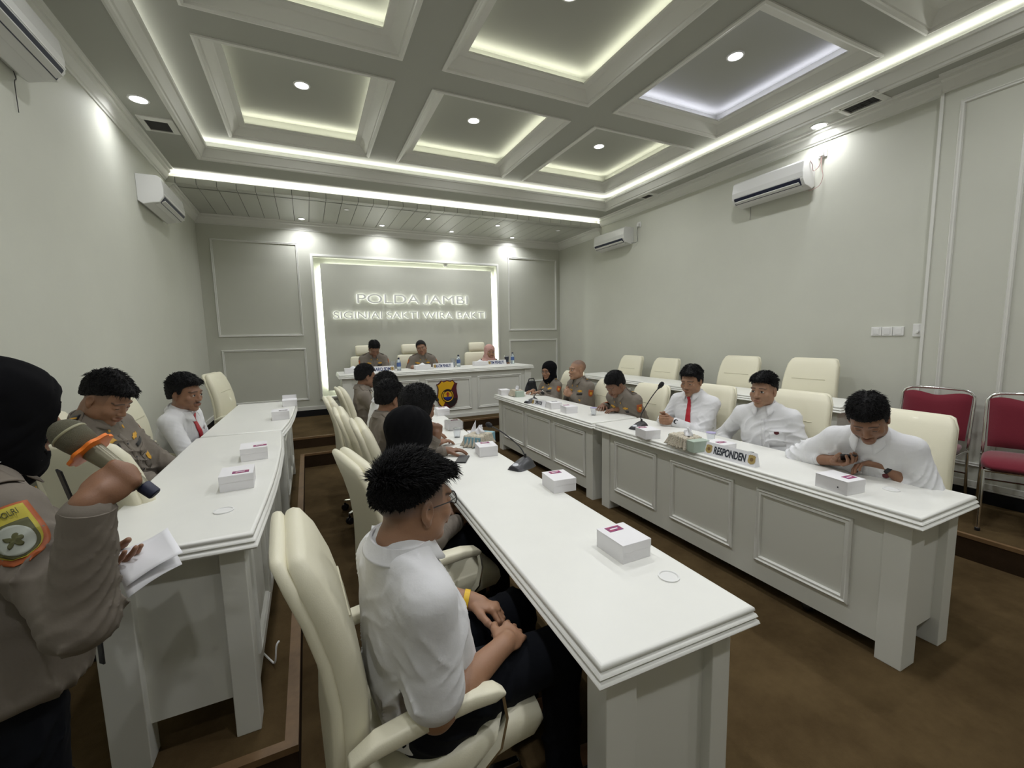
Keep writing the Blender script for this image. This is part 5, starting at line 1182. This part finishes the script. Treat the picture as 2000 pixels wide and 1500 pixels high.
# name signs
M['ink'] = mat('dark_ink', (.03, .035, .05), .6); M['blue_ink'] = mat('blue_ink', (.03, .05, .16), .6); M['gold'] = mat('gold_print', (.45, .33, .12), .5); M['acryl'] = mat('clear_acrylic', (.9, .93, .95), .1, trans=.9)
def name_sign(loc, face, w, h, text, label, ink='ink', emblems=(True, True), tw=None):
    """tent sign; face = world angle its printed side looks toward"""
    t = empty('name_sign', loc, R_(face+90), label, 'sign')      # local -y is the printed side
    sl = .30*h; b = MB(); b.add([(-w/2, -sl, 0), (w/2, -sl, 0), (w/2, sl, 0), (-w/2, sl, 0), (-w/2, 0, h), (w/2, 0, h)], [(0, 1, 5, 4), (2, 3, 4, 5), (1, 2, 5), (3, 0, 4), (0, 3, 2, 1)]); b.build('stand', M['paper'], t)
    up = Vector((0, sl, h)).normalized(); mw = frame(Vector((0, -sl*.5, h*.5))+Vector((0, -h, sl)).normalized()*.0012, (1, 0, 0), up)
    eo = w*.42 if any(emblems) else 0
    text_obj('lettering', text, .05, M[ink], t, mw, .0004, .0016, (tw or (w*.70 if any(emblems) else w*.86)), h*.60)
    for sg, e in zip((-1, 1), emblems):
        if e:
            pts = [(p[0]*h*.34, p[1]*h*.34) for p in shield_poly(1.7, 2.0)]; b = MB(); n = len(pts); b.add([(p[0], p[1], 0) for p in pts], [tuple(range(n))]); o = b.build('printed_shield', M['gold'], t); o.matrix_local = mw @ Matrix.Translation((sg*eo, 0, .0003))
            b = MB(); b.add([(h*.14*math.cos(2*math.pi*i/16), h*.14*math.sin(2*math.pi*i/16), 0) for i in range(16)], [tuple(range(16))]); q = b.build('emblem_centre', mat('emblem_brown', (.22, .13, .05), .5), o); q.matrix_local = Matrix.Translation((0, 0, .0006))
    return t
name_sign((2.325, 1.765, T0), 182, .345, .082, 'RESPONDEN', 'white tent sign reading RESPONDEN between two gold shields', tw=.215)
s2 = name_sign((2.325, 4.20, T0), 188, .25, .070, 'OPERATOR', 'small white tent sign with grey lettering near the far microphone', 'ink', (True, False), .13)
name_sign((.96, 6.46, zd), -90, .35, .085, 'KARO SDM', 'white name sign reading KARO SDM on the head desk', 'blue_ink', (False, True)); name_sign((1.91, 6.55, zd), -88, .33, .080, 'KATIM PENELITI', 'white name sign reading KATIM PENELITI on the head desk', 'blue_ink', (True, False), .24); name_sign((2.895, 6.70, zd), -88, .34, .080, 'TIM PENELITI', 'white name sign reading TIM PENELITI on the head desk', 'blue_ink', (True, False), .25)
# bottles and glasses on the head desk
M['water'] = mat('bottle_plastic', (.75, .85, .92), .1, trans=.75); M['blue_lab'] = mat('blue_label', (.08, .14, .34), .4)
def bottle(x, y, label):
    t = empty('water_bottle', (x, y, zd), 0, label, 'bottle'); b = MB(); b.lathe([(.028, 0), (.031, .006), (.031, .05), (.029, .055), (.031, .06), (.031, .125), (.026, .145), (.013, .165), (.013, .178)], n=20); b.build('body', M['water'], t, True)
    b = MB(); b.lathe([(.0317, .062), (.0317, .118)], n=20); b.build('label', M['blue_lab'], t, True); b = MB(); b.lathe([(.015, .176), (.015, .194), (.013, .196)], n=16); b.build('cap', M['navy'], t, True)
bottle(1.225, 6.55, 'small water bottle beside the left glass on the head desk'); bottle(2.20, 6.66, 'small water bottle beside the middle glass on the head desk'); bottle(3.215, 6.75, 'small water bottle at the right end of the head desk')
def glass(x, y, label, h=.14, dark=False):
    t = empty('drinking_glass', (x, y, zd), 0, label, 'glass'); b = MB(); n = 24; pr = [(.026, 0), (.030, .004), (.040, h), (.038, h), (.028, .010), (.001, .009)]; b.lathe(pr, n=n); b.build('bowl', M['clearp'], t, True)
    b = MB(); b.lathe([(.0335, .035), (.0395, h*.86)], n=n); b.v = [v for v in b.v]; b.build('print', M['ink'] if dark else mat('frosted_print', (.45, .5, .58), .5), t, True) if dark else None
    b = MB(); b.lathe([(.0275, .011), (.033, h*.55), (.001, h*.56)], n=n); b.build('water', M['water'], t, True)
glass(1.155, 6.66, 'drinking glass by the left name sign on the head desk'); glass(2.125, 6.70, 'drinking glass by the middle name sign on the head desk'); glass(3.125, 6.80, 'dark-printed cup by the right name sign on the head desk', dark=True)
# gooseneck microphones
def goose(x, y, z, rz, neck, label, led=True):
    t = empty('conference_microphone', (x, y, z), R_(rz), label, 'microphone')
    b = MB(); P = []
    prof = [(-.095, .040, .012), (-.085, .052, .022), (-.04, .060, .034), (.01, .066, .048), (.045, .064, .052), (.062, .058, .040), (.070, .052, .012)]
    rings = []
    for yy, ww, hh in prof: rings.append([(ww*math.cos(a)*(1 if math.sin(a) <= 0 else .80), yy, max(0.0, .006+hh*math.sin(a)) if math.sin(a) > 0 else 0.001*(1+math.sin(a))) for a in [2*math.pi*i/24 for i in range(24)]])
    b.loft(rings); b.build('base', M['grey'], t, True, angle=50)
    if led: b = MB(); b.lathe([(.016, 0), (.015, .004), (.001, .005)], n=20); o = b.build('talk_button', mat('silver_button', (.55, .57, .6), .3), t, True); o.matrix_local = Matrix.Translation((0, -.070, .029)) @ Matrix.Rotation(R_(20), 4, 'X') @ Matrix.Diagonal((1.3, 1, 1, 1))
    inv = t.matrix_basis.inverted() if False else (Matrix.Translation(t.location) @ Matrix.Rotation(R_(rz), 4, 'Z')).inverted()
    pts = [tuple(inv @ Vector(p)) for p in neck]; b = MB(); b.tube([(0, .03, .045), (0, .032, .075)], [.011, .007], 12); b.build('socket', M['black'], t, True)
    # smooth spline through neck points
    Q = []
    pp = [(0, .032, .06)]+pts
    for i in range(len(pp)-1):
        p0, p1, p2, p3 = [Vector(pp[max(0, min(len(pp)-1, i+k_))]) for k_ in (-1, 0, 1, 2)]
        for u in [k_/6 for k_ in range(6)]: Q.append(tuple(.5*((2*p1)+(p2-p0)*u+(2*p0-5*p1+4*p2-p3)*u*u+(3*p1-p0-3*p2+p3)*u**3)))
    Q.append(tuple(Vector(pp[-1]))); b = MB(); b.tube(Q, .0042, 8); b.build('gooseneck', M['black'], t, True)
    d = (Vector(Q[-1])-Vector(Q[-4])).normalized(); e = Vector(Q[-1]); b = MB(); b.tube([tuple(e-d*.015), tuple(e), tuple(e+d*.008), tuple(e+d*.035), tuple(e+d*.050), tuple(e+d*.056)], [.008, .010, .017, .019, .014, .003], 16); b.build('foam_head', M['blackm'], t, True)
goose(1.135, 2.275, T0, -62, [(1.155, 2.36, .86), (1.12, 2.52, .915), (1.10, 2.68, .935)], 'black gooseneck conference microphone with a silver button on the middle table')
goose(2.475, 2.745, T0, -75, [(2.50, 2.75, .86), (2.54, 2.69, 1.0), (2.575, 2.63, 1.10)], 'black gooseneck microphone standing upright beside the clasped hands at right')
goose(2.37, 4.46, T0, -80, [(2.42, 4.47, .84), (2.50, 4.52, .86), (2.56, 4.56, .84)], 'black conference microphone beside the small name sign on the far right table')
goose(1.06, 4.72, T0, -75, [(1.10, 4.70, .86), (1.17, 4.55, .93), (1.20, 4.45, .90)], 'black gooseneck microphone with an arched neck on the far middle table')
# phones
def phone(loc, rz, label, m='grey', mw=None):
    t = empty('mobile_phone', loc, R_(rz), label, 'phone')
    if mw is not None: t.matrix_world = mw
    b = MB(); b.box(-.036, .036, -.077, .077, 0, .0085); b.build('body', M['black'], t, bevel=.004); b = MB(); b.box(-.033, .033, -.073, .073, .0086, .0092); b.build('screen', M[m], t); return t
phone((.862, 2.602, T0), -29, 'dark grey phone lying on the middle table'); phone((2.515, 1.835, T0), 35, 'black phone lying behind the RESPONDEN sign', 'black')
phone((0, 0, 0), 0, 'black phone held in both hands of the man at the right table', 'black', frame((2.655, 1.290, .835), nrm(V(.45, -.85, .1)), nrm(V(-.75, -.35, .5))))
# plastic cups
def pcup(x, y, label, rim='lilac'):
    t = empty('plastic_cup', (x, y, T0), 0, label, 'cup'); b = MB(); b.lathe([(.022, 0), (.031, .075), (.029, .075), (.020, .003), (.001, .003)], n=24); b.build('wall', M['clearp'], t, True)
    b = MB(); b.lathe([(.0335, .073), (.0335, .077), (.001, .0775)], n=24); b.build('seal', M[rim], t, True)
M['lilac'] = mat('lilac_foil', (.42, .38, .62), .3)
pcup(2.575, 2.12, 'clear plastic water cup with a lilac seal at the right table'); pcup(1.03, 3.22, 'clear plastic water cup on the middle table near the lace cover', 'clearp'); pcup(2.50, 3.42, 'clear plastic water cup between the officer and the snack boxes')
# papers
def sheet(P, label, n='paper_sheet'):
    b = MB(); b.grid(P); o = b.build(n, M['paper'], None, True); s_ = o.modifiers.new('s', 'SOLIDIFY'); s_.thickness = .0006; tag(o, label, 'paper'); return o
A_ = [V(-.437, 1.295, .962), V(-.325, 1.315, 1.012), V(-.385, 1.445, 1.045), V(-.50, 1.42, 1.00)]
def quad(A_, n=8, sag=.01, dz=0): return [[tuple(A_[0]*(1-u)*(1-v)+A_[1]*u*(1-v)+A_[2]*u*v+A_[3]*(1-u)*v+V(0, 0, dz-sag*math.sin(math.pi*u)*math.sin(math.pi*v*.8)+.006*math.sin(3*u+2*v))) for u in [i/n for i in range(n+1)]] for v in [j/n for j in range(n+1)]]
sheet(quad(A_), 'white paper sheet held over the left table corner by the standing speaker')
sheet(quad([V(-.43, 1.275, .948), V(-.33, 1.32, .985), V(-.385, 1.44, 1.03), V(-.50, 1.42, .99)], sag=-.006, dz=-.006), 'lower paper sheet curling under the one held by the speaker')
sheet([[(4.08+.10*i, 3.42+.09*j+.02*i, zl+.003+.012*abs(math.sin(i*1.3))*(j % 2)) for i in range(3)] for j in range(4)], 'loose papers on the white table of the right platform')
# hand-held microphone
t = empty('handheld_microphone', (0, 0, 0), 0, 'hand-held microphone with an olive head and orange ring, held by the speaker', 'microphone')
h0, t0_ = V(-.4585, 1.133, 1.396), V(-.300, 1.089, 1.236); md = nrm(h0-t0_); ml_ = np.linalg.norm(h0-t0_); at = lambda u: tuple(t0_+md*u*ml_)
M['olive'] = mat('olive_mesh', (.105, .098, .055), .55, bump=(900, .6, 2)); M['khaki'] = mat('khaki_metal', (.19, .175, .115), .3, .3); M['orange_p'] = mat('orange_rubber', (.85, .20, .01), .45)
b = MB(); b.tube([at(.15), at(.20), at(.50), at(.60), at(.66), at(.70)], [.0125, .0135, .0165, .0185, .0195, .021], 24); b.build('handle', M['khaki'], t, True)
b = MB(); b.tube([at(.69), at(.71), at(.78), at(.845)], [.022, .026, .0285, .0295], 28); b.build('collar', M['olive'], t, True)
b = MB(); b.tube([at(.845), at(.852), at(.859), at(.866)], [.0298, .0308, .0308, .0298], 28); b.build('band', mat('pale_band', (.30, .29, .18), .35), t, True)
b = MB(); b.tube([at(.866), at(.90), at(.95), at(.985), at(1.005)], [.0295, .0285, .023, .014, .003], 28); b.build('grille', M['olive'], t, True)
b = MB(); b.tube([at(.02), at(.03), at(.14), at(.15)], [.010, .0125, .0135, .012], 20); b.build('tail_cap', M['navy'], t, True)
ctr = V(*at(.655)); a1 = nrm(np.cross(md, V(0, 0, 1))); a2 = np.cross(md, a1); b = MB(); rings = []
for off, k in ((-.004, .92), (-.003, 1.0), (.003, 1.0), (.004, .92)): rings.append([tuple(ctr+md*off+(a1*math.cos(a)+a2*math.sin(a))*(.040+.0025*math.cos(a*8))*k) for a in [2*math.pi*i/64 for i in range(64)]])
b.loft(rings); b.build('anti_roll_ring', M['orange_p'], t, True, angle=50)
# ================================================================ FIXTURES
def air_con(x, y0, y1, z0, z1, sgn, label, d=.205):
    """x = wall plane, sgn = direction out of the wall"""
    t = empty('air_conditioner', (x, (y0+y1)/2, z0), 0, label, 'air conditioner'); L = (y1-y0)/2; H_ = z1-z0
    pr = [(0, .03), (0, H_), (d*.80, H_), (d*.93, H_-.02), (d, H_*.55), (d*.98, H_*.30), (d*.80, H_*.10), (d*.55, .02), (d*.20, 0)]
    def ext(p, a, e): return [[(sgn*q[0], yy, q[1]) for q in p] for yy in (a, e)]
    b = MB(); b.loft(ext(pr, -L, L)); b.build('casing', M['acw'], t, bevel=.006)
    b = MB(); b.loft(ext([(d*.985, H_*.34), (d*.995, H_*.315), (d*.82, H_*.095), (d*.80, H_*.11)], -L*.93, L*.93)); b.build('outlet_slot', M['navy'], t)
    b = MB(); b.loft(ext([(d*.62, .010), (d*.64, .020), (d*.985, H_*.20), (d*.99, H_*.17)], -L*.90, L*.90)); b.build('louvre', M['acw'], t)
    b = MB(); b.loft(ext([(d*1.0, H_*.40), (d*1.006, H_*.40), (d*.998, H_*.37), (d*.99, H_*.37)], -L*.985, L*.985)); b.build('trim_line', M['white'], t)
    return t
M['acw'] = mat('air_conditioner_white', (.72, .72, .70), .22)
air_con(XR, 2.77, 3.56, 2.955, 3.225, -1, 'white wall air conditioner on the right wall, the large one with looping wires')
air_con(XR, 5.45, 6.22, 2.93, 3.19, -1, 'white wall air conditioner at the far end of the right wall')
air_con(XL, 5.22, 6.02, 2.84, 3.11, 1, 'white wall air conditioner on the left wall near the plank ceiling')
air_con(XL, 2.58, 3.43, 2.99, 3.26, 1, 'white wall air conditioner at the top left corner, nearest the camera')
def socket(x, y, z, sgn, label):
    t = empty('wall_socket', (x, y, z), 0, label, 'socket'); b = MB(); b.box(min(0, sgn*.012), max(0, sgn*.012), -.04, .04, -.04, .04); b.build('plate', M['white'], t, bevel=.003); b = MB(); b.box(min(sgn*.012, sgn*.04), max(sgn*.012, sgn*.04), -.02, .02, -.03, .01); b.build('plug', M['white'], t, bevel=.003)
socket(XR, 2.705, 3.275, -1, 'white socket with a plug above the large right air conditioner'); socket(XR, 5.32, 3.20, -1, 'white socket beside the far right air conditioner')
M['pinkwire'] = mat('pale_red_wire', (.45, .28, .26), .5)
def wire(pts, r, m, label, n='cable'):
    Q = []
    for i in range(len(pts)-1):
        p0, p1, p2, p3 = [Vector(pts[max(0, min(len(pts)-1, i+k_))]) for k_ in (-1, 0, 1, 2)]
        for u in [k_/6 for k_ in range(6)]: Q.append(tuple(.5*((2*p1)+(p2-p0)*u+(2*p0-5*p1+4*p2-p3)*u*u+(3*p1-p0-3*p2+p3)*u**3)))
    Q.append(tuple(pts[-1])); b = MB(); b.tube(Q, r, 6); o = b.build(n, m, None, True); tag(o, label, 'cable'); return o
X_ = XR-.03
wire([(X_, 2.70, 3.25), (X_, 2.72, 3.16), (X_-.02, 2.76, 3.12), (X_-.05, 2.755, 3.17), (X_-.08, 2.76, 3.21), (X_-.06, 2.762, 3.23)], .003, M['pinkwire'], 'pale wire looping from the socket over the right air conditioner')
wire([(X_, 2.70, 3.24), (X_, 2.70, 3.15), (X_, 2.68, 3.05), (X_-.01, 2.70, 2.97), (X_-.03, 2.745, 2.94), (X_-.02, 2.80, 2.94)], .003, M['pinkwire'], 'pale wire hanging beside the right air conditioner end')
wire([(XR-.01, 3.46, 2.96), (XR-.008, 3.46, 2.90), (XR-.008, 3.465, 2.82)], .0018, M['grey'], 'thin dark wire hanging under the large right air conditioner')
wire([(XL+.01, 3.36, 3.02), (XL+.01, 3.38, 2.98), (XL+.01, 3.36, 2.95), (XL+.01, 3.36, 2.80)], .002, M['grey'], 'thin dark wire hanging under the top left air conditioner')
wire([(X_, 5.32, 3.17), (X_, 5.34, 3.08), (X_, 5.33, 2.95), (X_-.04, 5.42, 2.94)], .003, M['grey'], 'thin wire beside the far right air conditioner')
wire([(-.27, 2.06, PZ+.02), (-.235, 2.0, PZ+.012), (-.215, 1.965, PZ+.02), (-.205, 1.965, PZ+.09), (-.195, 1.98, PZ+.10)], .004, M['white'], 'short white cable sticking up on the platform by the left table')
# switches
t = empty('light_switch', (XR, 2.07, 1.512), 0, 'row of three white switch plates on the right wall', 'switch')
for i in range(3): b = MB(); b.box(-.010, 0, -.122+.082*i, -.122+.079+.082*i, -.04, .04); b.build('plate', M['white'], t, bevel=.003); b = MB(); b.box(-.013, -.009, -.106+.082*i, -.060+.082*i, -.026, .028); b.build('rocker', M['white'], t, bevel=.002)
t = empty('fan_switch', (XR, 1.853, 1.517), 0, 'single white dimmer switch beside the wall pier', 'switch'); b = MB(); b.box(-.010, 0, -.034, .034, -.055, .055); b.build('plate', M['white'], t, bevel=.003); b = MB(); b.lathe([(.014, 0), (.012, .014), (.001, .015)], n=18); o = b.build('knob', M['white'], t, True); o.matrix_local = Matrix.Translation((-.010, 0, -.012)) @ Matrix.Rotation(R_(-90), 4, 'Y')
# ceiling grilles
M['ventg'] = mat('vent_grey', (.10, .10, .10), .6)
def vent(x0, x1, y0, y1, label):
    t = empty('ceiling_vent', ((x0+x1)/2, (y0+y1)/2, ZS), 0, label, 'vent'); w, d = (x1-x0)/2, (y1-y0)/2
    b = MB(); b.ring([(0, 0), (0, -.008), (.03, -.018), (.045, -.018), (.045, 0)], -w, w, -d, d, 'xy', 0); b.build('frame', M['trim'], t); b = MB(); b.box(-w+.04, w-.04, -d+.04, d-.04, -.004, -.001); b.build('backing', M['ventg'], t)
    n = int((2*d-.09)/.016)
    b = MB()
    for i in range(n): y = -d+.05+i*.016; b.add([(-w+.042, y, -.014), (w-.042, y, -.014), (w-.042, y+.007, -.005), (-w+.042, y+.007, -.005)], [(0, 1, 2, 3)])
    b.build('slats', mat('slat_grey', (.28, .28, .27), .5), t)
vent(4.37, 4.645, 2.12, 2.45, 'square ceiling vent with a pale frame at upper right'); vent(-1.20, -.94, 4.90, 5.20, 'square ceiling vent beside the left soffit downlight'); vent(4.46, 4.65, 4.82, 5.08, 'small ceiling vent near the far right corner of the tray')
# presence sensor over the niche
b = MB(); b.lathe([(.022, 0), (.045, -.004), (.045, -.02), (.03, -.045), (.001, -.05)], 2.355, YB+.03, 2.85, 20); o = b.build('presence_sensor', M['trim'], None, True); tag(o, 'small round sensor under the top edge of the lit wall niche', 'sensor')
# dark bag beyond the far right table
t = empty('black_bag', (2.98, 5.62, 0), R_(20), 'black bag standing beyond the far end of the right table', 'bag')
G_ = Field(V(-.2, -.12, 0), V(.2, .12, .95), .012); G_.torso(V(0, 0, .04), V(0, 0, .84), V(1, 0, 0), V(0, 1, 0), [.15, .16, .14, .09], [.08, .09, .07, .04], [0]*4, .02, wr=wrinkle(3, .01, 20)); v_, f_ = G_.mesh(); np_mesh('bag_body', v_, f_, M['blackm'], t)
b = MB(); b.tube([(-.08, 0, .84), (-.05, 0, .90), (.05, 0, .90), (.08, 0, .84)], .008, 8); b.build('handle', M['black'], t, True)
